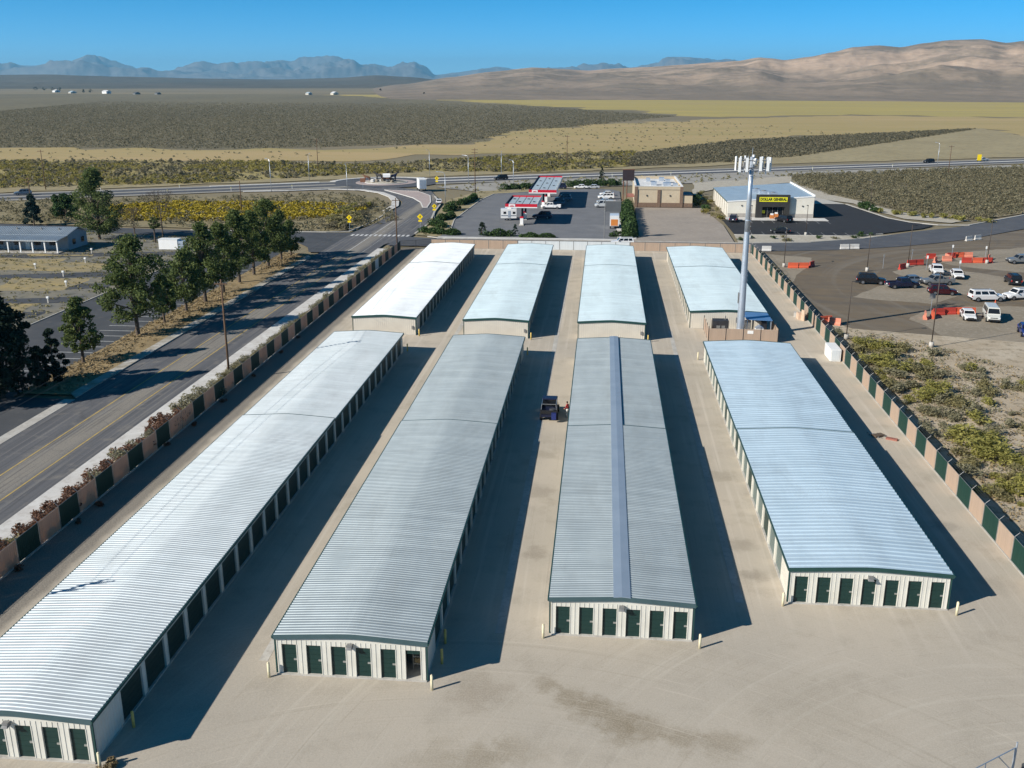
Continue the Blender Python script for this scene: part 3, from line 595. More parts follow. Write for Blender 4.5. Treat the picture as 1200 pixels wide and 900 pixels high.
def storage(label, x0, x1, y0, y1, nend, pitch, ystep, roof_mat, trim, wall='white_wall', open_door=None, ridge=False, near_up=0.10, sheen_every=0):
    w, L = x1-x0, y1-y0
    t = thing('storage_building', label, 'storage building', (x0, y0, 0), group='self-storage buildings')
    MB().box(-0.06, w+0.06, -0.12, L+0.06, 0.002, 0.07).build('slab', 'concrete', t)
    wm = MB(); T = 0.12; zb = 0.07
    gable = lambda zlow: [(0.0, zlow), (w, zlow), (w, ZE-0.07), (w/2, ZE+RISE-0.07), (0.0, ZE-0.07)]
    # front end
    if nend:
        s = w/nend; dw = 0.90
        wm.xzprism(gable(2.07), 0.0, T)
        e = 0.0
        for i in range(nend+1):
            a = 0 if i == 0 else (i-0.5)*s + dw/2
            b = w if i == nend else (i+0.5)*s - dw/2
            wm.box(a, b, 0.0, T, zb, 2.07)
            wall_ribs(wm, a, b, zb, 2.07, 0.0, -1, 'x', 0.30)
            if i < nend and i != open_door:
                d = mobj('door', END_DOOR, None, t, (b, 0.085, zb))
                mobj('latch', LATCH, None, d, (0.80, 0, 0.95))
            elif i == open_door:
                MB().box(b+0.01, b+dw-0.01, 0.05, 0.25, 1.80, 2.05).build('rolled_door', 'door_green', t)
        wall_ribs(wm, 0, w, 2.09, 2.40, 0.0, -1, 'x')
    else:
        wm.xzprism(gable(zb), 0.0, T); wall_ribs(wm, 0, w, zb, 2.45, 0.0, -1, 'x')
    wm.xzprism(gable(zb), L-T, L); wall_ribs(wm, 0, w, zb, 2.45, L, 1, 'x')
    # long sides
    P = 3.05; blank = 3.3
    nd = int((L - blank - 0.6)/P); pw = P - 2.58
    for side, xf, sg in ((0, 0.0, -1), (1, w, 1)):
        xa, xb = (0.0, T) if side == 0 else (w-T, w)
        wm.box(xa, xb, T, L-T, 2.15, ZE-0.08)
        wm.box(xa, xb, T, blank, zb, 2.15); wall_ribs(wm, T+0.03, blank, zb, 2.15, xf, sg, 'y')
        for k in range(nd):
            ya = blank + k*P
            d = mobj('door', SIDE_DOOR, None, t, (xf - sg*0.10, ya+2.58 if side == 0 else ya, zb), R(-90) if side == 0 else R(90))
            if sheen_every and side == 0 and k % 3 != sheen_every:  # two doors in three get grazing light as a paler colour
                d.material_slots[0].link = 'OBJECT'; d.material_slots[0].material = MATS['door_green_sheen']
            ye = ya + P if k < nd-1 else L - T
            wm.box(xa, xb, ya+2.58, ye, zb, 2.15); wall_ribs(wm, ya+2.58, ye, zb, 2.15, xf, sg, 'y', 0.4)
    wm.build('wall', wall, t)
    # roof in two lengths, the near one lapped a little higher
    ys = ystep - y0
    rw, rh = (0.115, 0.042) if pitch < 0.4 else (0.30, 0.055)
    ribbed_roof(w, -0.10, ys, pitch, rw, rh, near_up, straight=ridge).build('roof', roof_mat, t)
    ribbed_roof(w, ys+0.004, L+0.10, pitch, rw, rh, 0.0, straight=ridge).build('roof', roof_mat, t)
    ov = 0.14; zl = roof_z(-ov, w, ridge)
    # rake trims at both ends and at the lap, gutters along the eaves
    def rake(ya, yb, up, dn, dz):
        m = MB()
        px_ = roof_xs(-ov-0.03, w+ov+0.03); pz = [(x, roof_z(x, w, ridge)) for x in px_]
        for (xa, za), (xb, zc) in zip(pz, pz[1:]):
            m.hexa([(xa,ya,za-dn+dz),(xb,ya,zc-dn+dz),(xb,yb,zc-dn+dz),(xa,yb,za-dn+dz)], [(xa,ya,za+up+dz),(xb,ya,zc+up+dz),(xb,yb,zc+up+dz),(xa,yb,za+up+dz)])
        return m
    rake(-0.15, -0.102, 0.05, 0.24, near_up).build('fascia', trim, t)
    rake(L+0.102, L+0.15, 0.05, 0.24, 0.0).build('fascia', trim, t)
    rake(ys-0.05, ys+0.06, 0.052, -0.03, near_up).build('lap_trim', trim, t)
    for side in (-1, 1):
        xe = -ov if side < 0 else w+ov
        a, b = (xe-0.10, xe-0.012) if side < 0 else (xe+0.012, xe+0.10)
        m = MB(); m.box(a, b, -0.16, ys, zl-0.17+near_up, zl-0.012+near_up); m.box(a, b, ys+0.002, L+0.14, zl-0.17, zl-0.012)
        m.build('gutter', 'trim_green', t)
        xc = -0.09 if side < 0 else w+0.09
        MB().box(xc-0.045, xc+0.045, -0.015, 0.085, 0.07, 2.42).build('downspout', 'trim_green', t)
    if ridge:
        m = MB()
        for sx in (-1, 1):
            q = lambda d, z: (w/2 + sx*d, ZE+RISE - RISE*d/(w/2) + z)
            (xa, za), (xb, zc) = q(0.0, 0.06), q(0.55, 0.045)
            ring = lambda y, dz: [(xa, y, za-dz+near_up), (xb, y, zc-dz+near_up)]
            b0 = ring(-0.16, 0.02) + ring(L+0.1, 0.02)[::-1]; t0 = ring(-0.16, -0.02) + ring(L+0.1, -0.02)[::-1]
            if sx < 0: b0, t0 = b0[::-1], t0[::-1]
            m.hexa(b0, t0)
        m.build('ridge_cap', 'ridge_blue', t)
    lm = MB(); lm.box(w/2-0.16, w/2+0.16, -0.30, -0.03, 2.22, 2.36); lm.hexa([(w/2-0.2,-0.42,2.12),(w/2+0.2,-0.42,2.12),(w/2+0.2,-0.05,2.16),(w/2-0.2,-0.05,2.16)], [(w/2-0.14,-0.34,2.24),(w/2+0.14,-0.34,2.24),(w/2+0.14,-0.05,2.24),(w/2-0.14,-0.05,2.24)])
    if nend: lm.build('wall_lamp', 'lamp_grey', t)
    mm = MB(); mm.box(w-0.55, w-0.30, -0.16, -0.024, 0.9, 1.35)
    if not nend: mm.build('meter_box', 'lamp_grey', t)
    return t
B1 = storage('longest storage building, white ribbed roof with pole shadow, beside the striped fence along the road', -35.2, -26.1, 41.8, 125.0, 6, 0.305, 90.2, 'roof_galvalume', 'trim_teal')
B2 = storage('long storage building with one end door rolled open, grey ribbed roof', -19.0, -9.85, 50.75, 124.5, 6, 0.305, 90.0, 'roof_weathered', 'trim_teal', open_door=5)
B3 = storage('storage building with a broad blue-grey ridge cap and six green end doors', -2.62, 6.48, 56.75, 124.3, 6, 0.305, 90.0, 'roof_weathered', 'trim_teal', ridge=True)
B4 = storage('storage building with bluish roof and seven green end doors, near the shrub-lined fence', 13.62, 24.25, 62.3, 124.3, 7, 0.61, 90.6, 'roof_blue', 'trim_green', sheen_every=2)
A1 = storage('white-roofed storage building with blank end wall beside the corner gate', -35.1, -26.1, 134.3, 200.0, 0, 0.305, 177.5, 'roof_white_metal', 'trim_green', 'tan_wall', near_up=0.0)
A2 = storage('pale-roofed storage building with blank end wall in line with the open-door building', -19.0, -10.0, 133.8, 200.5, 0, 0.305, 177.5, 'roof_pale', 'trim_green', 'tan_wall', near_up=0.0)
A3 = storage('pale-roofed storage building with blank end wall in line with the ridge-capped one', -2.85, 6.3, 133.9, 200.5, 0, 0.305, 177.5, 'roof_pale', 'trim_green', 'tan_wall', near_up=0.0)
A4 = storage('wide pale-roofed storage building behind the steel antenna tower', 13.3, 24.1, 142.0, 200.0, 0, 0.305, 177.5, 'roof_pale', 'trim_green', 'tan_wall', near_up=0.0)
# things kept inside the open unit
c = thing('storage_shelf', 'metal frame with boxes inside the open storage unit', 'shelf', (-10.55, 52.0, 0.07))
m = MB()
for sx in (-0.28, 0.28):
    for sy in (-0.2, 0.2): m.tube((sx, sy, 0), (sx, sy, 1.2), 0.02, n=6)
m.build('frame', 'latch', c)
for z in (0.4, 0.9): MB().box(-0.3, 0.3, -0.22, 0.22, z, z+0.03).build('shelf_board', 'tan_wall', c)
MB().box(-0.2, 0.2, -0.15, 0.15, 0.44, 0.75).build('carton', 'dry_grass', c)

# ------------------------------------------------------------------ bollards
bm_ = MB(); bm_.tube((0,0,0), (0,0,1.0), 0.085, n=12); bm_.tube((0,0,1.0), (0,0,1.05), 0.085, 0.03, n=12)
BOL = bm_.mesh('bollard', True); BOL.materials.append(MATS['cream_paint'])
BOLY = bm_.mesh('bollard', True); BOLY.materials.append(MATS['yellow_paint'])
def bollard(x, y, lab, yel=False):
    tag(mobj('bollard', BOLY if yel else BOL, None, None, (x, y, 0.0)), lab, 'bollard', 'bollards at building corners')
for x, y, lab, q in ((-25.6,41.35,'cream bollard at the front corner of the longest storage building, weeds at its foot',0), (-25.45,44.9,'yellow bollard by the side wall of the longest storage building',1),
                     (-19.45,50.3,'cream bollard at the road-side front corner of the open-door building',0), (-9.35,49.9,'cream bollard beside the open end door',0),
                     (-9.2,52.7,'yellow bollard in shade beside the open-door building, front one',1), (-9.35,55.0,'yellow bollard in shade beside the open-door building, further along the wall',1),
                     (-3.1,56.2,'cream bollard at the road-side front corner of the ridge-capped building',0), (6.95,55.9,'cream bollard at the shaded front corner of the ridge-capped building',0),
                     (13.15,61.8,'cream bollard at the road-side front corner of the seven-door building',0), (24.7,61.6,'cream bollard at the shaded front corner of the seven-door building',0),
                     (-25.6,125.6,'yellow bollard at the rear corner of the longest storage building',1), (-9.4,125.2,'yellow bollard at the rear corner of the open-door building',1),
                     (-25.5,133.8,'yellow bollard at the end wall near the corner gate building',1), (-9.5,133.2,'yellow bollard at the blank end wall behind the open-door building',1),
                     (6.8,133.3,'yellow bollard at the blank end wall behind the ridge-capped building',1), (12.9,124.8,'cream bollard at the rear corner of the seven-door building',0)):
    bollard(x, y, lab, q)

# ------------------------------------------------------------------ slatted fences in alternating green and tan
pm('slat_green', (0.006,0.036,0.027), (0.008,0.045,0.034), 0.8, 0.6, coord='o', stretch=(9,9,0.4))
pm('slat_tan', (0.72,0.58,0.46), (0.66,0.53,0.415), 0.8, 0.7, coord='o', stretch=(9,9,0.4), c3=(0.60,0.475,0.37), scale3=1.0, trans=0.5)
pm('slat_white', (0.62,0.66,0.68), (0.55,0.59,0.61), 0.8, 0.6, coord='o', stretch=(9,9,0.4))
pm('fence_steel', (0.30,0.30,0.29), (0.22,0.22,0.21), 2, 0.5, metal=0.5, coord='o')
pm('scrawl', (0.10,0.08,0.07), rough=0.8)
PANELS = {}
def panel_mesh(w, h, col):
    k = (round(w, 2), h, col)
    if k not in PANELS:
        m = MB(); n = 12; s = w/n
        for i in range(n): m.box(i*s+0.012, (i+1)*s-0.012, -0.012, 0.012, 0.08, h)
        m.box(0.0, w, -0.006, 0.006, 0.09, h-0.02)
        me = m.mesh('fence_panel'); me.materials.append(MATS[col]); PANELS[k] = me
    return PANELS[k]
def fence(label, p0, p1, cols, h=1.95, arm=None, name='slatted_fence', post=0.045):
    a = Vector((*p0, 0)); b = Vector((*p1, 0)); L = (b-a).length; n = len(cols); w = L/n; rz = math.atan2(b.y-a.y, b.x-a.x)
    t = thing(name, label, 'fence', (a.x, a.y, 0), rz)
    pmh = MB(); pmh.tube((0,0,0), (0,0,h+0.06), post, n=8)
    if arm: pmh.tube((0,0,h+0.05), (0,arm,h+0.40), 0.025, n=6)
    pmesh = pmh.mesh('post'); pmesh.materials.append(MATS['fence_steel'])
    for i in range(n+1): mobj('post', pmesh, None, t, (i*w, 0, 0))
    for i, c in enumerate(cols):
        if c: mobj('panel', panel_mesh(w-0.12, h, c), None, t, (i*w+0.06, 0, 0))
    m = MB(); m.tube((0,0.0,h+0.03), (L,0.0,h+0.03), 0.022, n=6)
    m.build('top_rail', 'fence_steel', t)
    MB().box(0, L, -0.16, 0.10, 0.0, 0.05).build('footing', 'concrete', t)
    if arm:
        m = MB()
        for q in (0.4, 0.7, 1.0): m.tube((0, arm*q, h+0.05+0.35*q), (L, arm*q, h+0.05+0.35*q), 0.006, n=4)
        m.build('barbed_wire', 'fence_steel', t)
    return t
G, T_, W_ = 'slat_green', 'slat_tan', 'slat_white'
cl = [G if i % 2 == 0 else T_ for i in range(56)]
cl[17] = T_; cl[18] = T_
for i in range(19, 56): cl[i] = G if i % 2 == 1 else T_
cl[48] = W_
FL = fence('long striped fence of green and tan slats with roadside shrubs behind', (-43.0, 39.0), (-43.0, 206.8), cl, arm=0.35)
# spray-paint scrawl on the two neighbouring tan panels
m = MB(); sr = random.Random(3)
for p in range(7):
    cx = 52.3 + p*0.62; 
    for q in range(5):
        a = Vector((cx+sr.uniform(-.2,.2), -0.03, 1.1+sr.uniform(-.25,.3))); b = a + Vector((sr.uniform(-.28,.28), 0, sr.uniform(-.35,.35)))
        m.tube(a, b, 0.016, n=4)
m.build('scrawl', 'scrawl', FL)
cr = [T_ if i % 2 == 0 else G for i in range(54)]
FR_ = fence('long striped fence of green and tan slats beside the shrub strip and dirt parking', (31.5, 46.0), (31.5, 209.4), cr, arm=-0.35)
fence('rear fence of tan slat panels along the street behind the pale roofs', (-36.8, 210.0), (-18.0, 210.0), [T_]*6, h=1.9)
fence('rear fence of white slat panels facing the gas station', (-17.9, 210.0), (6.0, 210.0), [W_]*8, h=1.9)
fence('rear fence of tan slat panels at the street corner by the tower', (6.1, 210.0), (31.3, 209.6), [T_]*8, h=1.9)
g_ = thing('corner_gate', 'dark chain-link gate at the yard corner by the crosswalk', 'gate', (-43.0, 207.0, 0), R(25.8))
m = MB(); m.tube((0,0,0), (0,0,2.0), 0.05); m.tube((6.9,0,0), (6.9,0,2.0), 0.05); m.tube((3.45,0,0.1), (3.45,0,2.0), 0.035); m.build('post', 'dark_steel', g_)
m = MB(); m.tube((0.05,0,1.95), (6.85,0,1.95), 0.03); m.tube((0.05,0,0.12), (6.85,0,0.12), 0.03); m.build('rail', 'dark_steel', g_)
m = MB()
for i in range(46): m.tube((0.1+i*0.15, 0, 0.12), (0.1+i*0.15, 0, 1.95), 0.022, n=4)
m.build('mesh_infill', 'dark_steel', g_)
# silver swing gate in the front corner of the yard
g_ = thing('swing_gate', 'silver tube gate at the yard entrance by the asphalt', 'gate', (22.2, 45.4, 0), R(215))
m = MB()
for a, b in (((0,0,0),(0,0,1.9)),): m.tube(a, b, 0.05)
m.build('post', 'galv', g_)
m = MB()
for a, b in (((0.1,0,0.2),(5,0,0.2)), ((0.1,0,1.6),(5,0,1.6)), ((0.1,0,0.2),(0.1,0,1.6)), ((5,0,0.2),(5,0,1.6)), ((0.1,0,0.2),(1.5,0,1.6)), ((2.5,0,0.2),(2.5,0,1.6))): m.tube(a, b, 0.03)
m.build('gate_frame', 'galv', g_)

# ------------------------------------------------------------------ antenna tower and its compound
TX, TY = 19.8, 136.9; TH = 1.2
t = thing('antenna_tower', 'tall tapered galvanised steel antenna tower inside the tan compound', 'tower', (TX, TY, 0))
m = MB(); zz = [0, 1.5, 8, 15, 23.8+TH]; rr_ = [0.56, 0.54, 0.45, 0.37, 0.28]
for i in range(4): m.tube((0,0,zz[i]), (0,0,zz[i+1]), rr_[i], rr_[i+1], 18, caps=(i in (0,3)))
m.build('pole', 'galv', t, True)
m = MB()
for z, r in ((0.02,0.85),(9.0,0.47),(16.5,0.39)): m.tube((0,0,z), (0,0,z+0.12), r, n=18)
m.build('flange', 'galv', t)
PEG = MB().tube((0,0,0), (0.12,-0.08,0), 0.02, n=4).mesh('climbing_peg'); PEG.materials.append(MATS['galv'])
for i in range(34): mobj('climbing_peg', PEG, None, t, (0.48-0.007*i, -0.28+0.004*i, 1.5+i*0.62))
m = MB(); m.box(-0.62, -0.50, -0.16, 0.16, 5.0, 6.5); m.box(-0.66,-0.5,-0.12,0.12,2.2,2.9); m.build('cable_port', 'lamp_grey', t)
ant = MB(); ant.box(-0.16, 0.16, -0.09, 0.09, 0, 1.85); ANT = ant.mesh('antenna'); ANT.materials.append(MATS['white_paint'])
box_ = MB(); box_.box(-0.17, 0.17, -0.12, 0.12, 0, 0.5); RRU = box_.mesh('radio_unit'); RRU.materials.append(MATS['lamp_grey'])
for k in range(3):
    a = R(-100 + 120*k + 12); d = Vector((math.cos(a), math.sin(a), 0)); q = Vector((-d.y, d.x, 0))
    arm = MB()
    for z in (22.4+TH, 23.4+TH):
        arm.tube(Vector((0,0,z)), d*1.35 + Vector((0,0,z)), 0.06, n=6)
        arm.tube(d*1.35 - q*1.9 + Vector((0,0,z)), d*1.35 + q*1.9 + Vector((0,0,z)), 0.055, n=6)
    arm.tube(d*0.25 + Vector((0,0,22.4+TH)), d*1.35 - q*1.2 + Vector((0,0,22.4+TH)), 0.04, n=6); arm.tube(d*0.25 + Vector((0,0,22.4+TH)), d*1.35 + q*1.2 + Vector((0,0,22.4+TH)), 0.04, n=6)
    pl = arm.build('antenna_frame', 'lamp_grey', t)
    for s in (-1.85, -0.9, 0.9, 1.85) if k == 0 else (-1.8, -0.2, 1.6):
        p = d*1.62 + q*s
        mobj('antenna', ANT, None, t, (p.x, p.y, 21.95 + TH + (0.12 if s > 0 else 0)), a + math.pi/2)
        p2 = d*1.15 + q*s*0.9
        mobj('radio_unit', RRU, None, t, (p2.x, p2.y, 22.55+TH), a + math.pi/2)
        MB().tube(p2 + Vector((0,0,21.6+TH)), p2 + Vector((0,0,23.8+TH)), 0.035, n=6).build('mounting_pipe', 'galv', t)
m = MB(); m.tube((0.3,0,23.2+TH),(0.55,-0.1,23.2+TH),0.42,0.46,n=14); m.build('dish', 'white_paint', t)
MB().tube((0,0,23.8+TH),(0,0,25.0+TH),0.03,n=6).build('lightning_rod', 'galv', t)
CX0, CX1, CY0, CY1 = 15.2, 24.7, 134.6, 141.2
cf = thing('compound_fence', 'low tan slat fence enclosing the tower equipment', 'fence', (CX0, CY0, 0))
def side(p0, p1, n):
    a = Vector(p0); b = Vector(p1); L = (b-a).length; w = L/n; rz = math.atan2(b.y-a.y, b.x-a.x)
    for i in range(n):
        p = a.lerp(b, (i+0.02)/n); mobj('panel', panel_mesh(w-0.1, 1.85, T_), None, cf, (p.x, p.y, 0), rz)
    for i in range(n+1):
        p = a.lerp(b, i/n); MB().tube((p.x,p.y,0),(p.x,p.y,2.15),0.05,n=6).build('post', 'dark_steel', cf)
LX, LY = CX1-CX0, CY1-CY0
side((0,0,0), (LX,0,0), 4); side((0,LY,0), (0,0,0), 3); side((LX,0,0), (LX,LY,0), 3)
MB().box(5.3, 6.1, -0.045, -0.02, 1.2, 1.65).build('notice', 'white_paint', cf)
gn = thing('generator', 'black generator cabinet inside the tan compound beside the tower', 'generator', (17.2, 138.6, 0))
MB().box(-1.15, 1.15, -0.8, 0.8, 0, 0.5).build('base_tank', 'black_plastic', gn)
MB().box(-1.1, 1.1, -0.75, 0.75, 0.51, 2.2).build('housing', 'dark_steel', gn)
for x in (-0.6, 0.1): MB().box(x, x+0.5, -0.79, -0.752, 0.9, 1.5).build('louvre', 'lamp_grey', gn)
MB().box(0.5, 1.0, -0.85, -0.752, 0.75, 1.15).build('control_panel', 'latch', gn)
MB().tube((0.7,0.2,2.2),(0.7,0.2,2.7),0.09).build('exhaust', 'lamp_grey', gn)
pm('canopy_blue', (0.10,0.22,0.42), (0.13,0.26,0.47), 0.6, 0.4, coord='o', metal=0.2)
cp = thing('equipment_canopy', 'blue metal canopy on posts over tower equipment', 'canopy', (20.6, 137.0, 0))
MB().hexa([(0,0,2.62),(3.6,0,2.5),(3.6,6.2,2.5),(0,6.2,2.62)], [(0,0,2.72),(3.6,0,2.6),(3.6,6.2,2.6),(0,6.2,2.72)]).build('roof', 'canopy_blue', cp)
for x, y in ((0.15,0.2),(3.45,0.2),(0.15,4.0),(3.45,4.0)): MB().box(x-0.06,x+0.06,y-0.06,y+0.06,0,2.5).build('post', 'galv', cp)
cb = thing('equipment_cabinet', 'white equipment cabinet with peaked hood in front of the blue canopy', 'cabinet', (22.3, 136.0, 0))
MB().box(-0.55,0.55,-0.4,0.4,0,1.75).build('housing', 'white_paint', cb)
MB().xzprism([(-0.6,1.752),(0.6,1.752),(0,2.15)], -0.45, 0.45).build('hood', 'galv', cb)
MB().box(-0.4,-0.05,-0.43,-0.402,0.3,1.5).build('door', 'latch', cb)
MB().box(0.1,0.4,-0.43,-0.402,0.9,1.5).build('meter', 'lamp_grey', cb)
for i, (x, y) in enumerate(((23.4,139.2),(21.2,139.6))):
    r = thing('equipment_rack', ('dark equipment rack under the blue canopy near the side fence', 'dark equipment rack under the blue canopy near the tower')[i], 'cabinet', (x, y, 0), group='racks under the blue canopy')
    MB().box(-0.4,0.4,-0.4,0.4,0.1,1.9).build('housing', 'dark_steel', r); MB().box(-0.35,0.35,-0.43,-0.402,0.3,1.7).build('door', 'lamp_grey', r)
# odds and ends along the shrub-side fence
ct = thing('storage_cabinet', 'white metal container pushed against the striped fence opposite the tower', 'container', (30.55, 127.6, 0))
MB().box(-0.7,0.6,-2.2,1.4,0.05,1.65).build('body', 'white_paint', ct)
for y in (-2.24,): MB().box(-0.55,0.45,-2.235,-2.204,0.2,1.55).build('door', 'slat_white', ct)
for y in (-1.2, 0.0, 1.0): MB().box(-0.73,-0.702,y-0.03,y+0.03,0.1,1.6).build('rib', 'latch', ct)
pm('junk_tan', (0.62,0.46,0.34), (0.5,0.36,0.26), 2, 0.8, coord='o')
ck = thing('crate_stack', 'tan crates and boards leaning by the striped fence near the tower shadow', 'crates', (30.5, 149.5, 0))
MB().obox((0,0,0.5),(0.9,1.2,1.0),0.1).build('crate', 'junk_tan', ck); MB().obox((-0.3,1.5,0.35),(0.8,0.9,0.7),-0.2).build('crate', 'concrete', ck)
MB().obox((0.2,-1.0,0.8),(0.12,0.9,1.6),0.3).build('board', 'junk_tan', ck)
pm('junk_red', (0.36,0.15,0.11), (0.27,0.11,0.085), 2, 0.7, coord='o')
jk = thing('debris_pile', 'small pile of debris with a red piece on the gravel aisle', 'debris', (29.2, 96.8, 0))
MB().obox((-0.5,0.5,0.10),(1.2,0.7,0.2),0.5).build('pallet', 'bark', jk); MB().obox((0.6,-0.4,0.08),(1.1,0.5,0.16),-0.5).build('red_board', 'junk_red', jk)
m = MB(); 
for i in range(9): m.ico((rnd.uniform(-1.5,1.2), rnd.uniform(-0.2,1.6), 0.06), rnd.uniform(0.08,0.2), 0.6, i, 0)
m.build('rubble', 'lamp_grey', jk)
# ------------------------------------------------------------------ gas station
pm('red_paint', (0.55,0.012,0.03), (0.48,0.012,0.028), 1, 0.35, coord='o', spec=0.5)
pm('navy', (0.012,0.018,0.04), rough=0.5)
pm('deck', (0.50,0.57,0.60), (0.42,0.49,0.53), 1, 0.5, coord='o', metal=0.2)
pm('deck_dark', (0.03,0.04,0.055), rough=0.6)
def canopy(label, x0, x1, y0, y1, ncol, nrow, cols):
    t = thing('gas_canopy', label, 'canopy', (x0, y0, 0), group='gas station canopies'); w, L = x1-x0, y1-y0
    MB().box(0.1, w-0.1, 0.1, L-0.1, 4.5, 4.75).build('soffit', 'deck_dark', t)
    m = MB(); m.box(0, w, 0, 0.1, 4.55, 5.45); m.build('fascia', 'red_paint', t)
    MB().box(0, w, L-0.1, L, 4.55, 5.45).build('fascia', 'red_paint', t)
    MB().box(0, 0.1, 0.102, L-0.102, 4.55, 5.45).build('fascia', 'navy', t); MB().box(w-0.1, w, 0.102, L-0.102, 4.55, 5.45).build('fascia', 'white_paint', t)
    MB().box(-0.03, w+0.03, -0.05, -0.004, 4.47, 4.70).build('stripe', 'white_paint', t)
    MB().box(0.9, 2.5, -0.06, -0.006, 4.75, 5.35).build('emblem', 'white_paint', t)
    m = MB(); m.add([(1.1,-0.075,4.8),(2.3,-0.075,4.8),(2.2,-0.075,5.0),(1.7,-0.075,5.1),(1.2,-0.075,5.0)], [(0,1,2,3,4)]); m.build('emblem_mark', 'red_paint', t)
    pw, pl = (w-0.6)/ncol, (L-0.6)/nrow
    for i in range(ncol):
        for j in range(nrow):
            MB().box(0.3+i*pw+0.12, 0.3+(i+1)*pw-0.12, 0.3+j*pl+0.14, 0.3+(j+1)*pl-0.14, 4.76, 5.12).build('deck_panel', 'deck', t)
            if (i+j) % 2 == 0: MB().box(0.3+(i+0.5)*pw-0.3, 0.3+(i+0.5)*pw+0.3, 0.3+j*pl+0.3, 0.3+j*pl+0.9, 5.122, 5.3).build('deck_drain', 'deck_dark', t)
    for y in cols:
        MB().box(w/2-0.25, w/2+0.25, y-0.25, y+0.25, 0, 4.5).build('column', 'deck_dark', t)
    return t
canopy('smaller red-edged gas canopy next to the white camper', -24.2, -16.2, 246.0, 265.0, 4, 3, (4, 14.5))
canopy('longer red-edged gas canopy with cars in its shade', -20.8, -13.0, 279.5, 322.0, 3, 6, (5, 20, 36))
def pump(x, y, lab):
    t = thing('fuel_pump', lab, 'fuel pump', (x, y, 0), group='fuel pumps')
    MB().box(-0.6, 0.6, -1.5, 1.5, -0.02, 0.15).build('island', 'concrete', t)
    MB().box(-0.4, 0.4, -0.5, 0.5, 0.151, 1.7).build('cabinet', 'white_paint', t)
    MB().box(-0.42, 0.42, -0.52, 0.52, 1.71, 2.1).build('top_sign', 'red_paint', t)
    MB().box(-0.41,-0.40,-0.3,0.3,0.9,1.4).build('screen', 'black_plastic', t)
for x, y, l in ((-20.2,248.0,'white fuel pump under the smaller canopy, at its red front edge'), (-20.2,258.5,'white fuel pump under the smaller canopy, at its rear'), (-16.9,283,'white fuel pump under the longer canopy, at its red front edge'),
                (-16.9,297,'white fuel pump in the middle of the longer canopy'), (-16.9,312,'white fuel pump at the far end of the longer canopy')): pump(x, y, l)
# sign boards on posts
pm('sign_grey', (0.095,0.10,0.105), (0.11,0.115,0.12), 1, 0.6, coord='o')
pm('sign_brown', (0.035,0.025,0.028), rough=0.5)
t = thing('pole_sign', 'blank grey pole sign board beside the orange-backed box truck', 'sign', (0.6, 226.9, 0))
MB().tube((0,0,0),(0,0,9.0),0.10).build('post', 'lamp_grey', t); MB().box(0.15, 3.6, -0.15, 0.15, 6.2, 8.5).build('board', 'sign_grey', t); MB().box(0.1, 3.65, -0.1, 0.1, 8.501, 8.62).build('board_cap', 'lamp_grey', t)
t = thing('pole_sign', 'tall dark brown pole sign beside the flat-roofed restaurant', 'sign', (5.9, 286.3, 0))
pm('rust', (0.20,0.09,0.05), (0.14,0.065,0.04), 2, 0.8, coord='o')
for x in (-0.1, 0.9): MB().tube((x,0,0),(x,0,8.0),0.14).build('post', 'rust', t)
MB().box(-0.4, 2.9, -0.25, 0.25, 7.6, 10.6).build('board', 'sign_brown', t); MB().box(-0.46, 2.96, -0.3, 0.3, 10.601, 10.75).build('board_cap', 'rust', t)
# ------------------------------------------------------------------ flat-roofed restaurant
pm('stucco', (0.50,0.42,0.30), (0.45,0.375,0.27), 0.7, 0.9, coord='o')
pm('brown_stone', (0.20,0.135,0.095), (0.14,0.095,0.07), 2.5, 0.9, coord='o')
pm('roof_white', (0.72,0.72,0.71), (0.60,0.61,0.61), 0.4, 0.7, coord='o', c3=(0.5,0.51,0.52), scale3=0.8)
t = thing('restaurant', 'tan stucco restaurant with brown stone pilasters and white flat roof', 'building', (9.2, 287.5, 0))
MB().box(0.15, 13.4, 0.15, 32, 0, 5.0).build('wall', 'stucco', t)
MB().box(0.5, 13.0, 0.5, 31.6, 5.0, 5.15).build('roof', 'roof_white', t)
m = MB(); m.box(0, 13.55, 0, 0.35, 5.002, 5.9); m.box(0, 13.55, 31.8, 32.1, 5.002, 5.9); m.box(0,0.35,0.352,31.79,5.002,5.9); m.box(13.2,13.55,0.352,31.79,5.002,5.9); m.build('parapet', 'stucco', t)
m = MB(); m.box(-0.08,13.63,-0.08,0.43,5.902,6.02); m.box(-0.08,0.43,0.44,31.7,5.902,6.02); m.box(13.12,13.63,0.44,31.7,5.902,6.02); m.build('coping', 'white_paint', t)
for x in (0.0, 6.5, 12.9): MB().box(x-0.1, x+0.75, -0.12, 0.14, 0, 5.88 if x != 6.5 else 5.0).build('pilaster', 'brown_stone', t)
for a, b in ((0.67,6.38), (7.27,12.78)): MB().box(a, b, 0.0, 0.145, 0, 1.25).build('wainscot', 'brown_stone', t)
MB().box(13.56, 16.4, 0.2, 8, 0, 3.4).build('annex', 'stucco', t); MB().box(13.56, 16.45, 0.1, 0.19, 0, 1.2).build('annex_wainscot', 'brown_stone', t); MB().box(13.57, 16.5, 0.1, 8.1, 3.402, 3.6).build('annex_roof', 'navy', t)
for x in (3.4, 10.0): MB().box(x-0.15, x+0.15, -0.05, 0.14, 3.1, 3.5).build('wall_lamp', 'dark_steel', t)
for x, y, s in ((5,10,1.6),(8.4,7,2.2),(9.6,18,1.4),(11.2,6,1.3),(4,22,1.2),(8,24,1.6)): MB().box(x,x+s,y,y+s*1.4,5.152,6.2).build('roof_unit', 'galv', t)
MB().box(-2.2,-0.12,2,9,2.6,2.9).build('side_awning', 'junk_red', t)
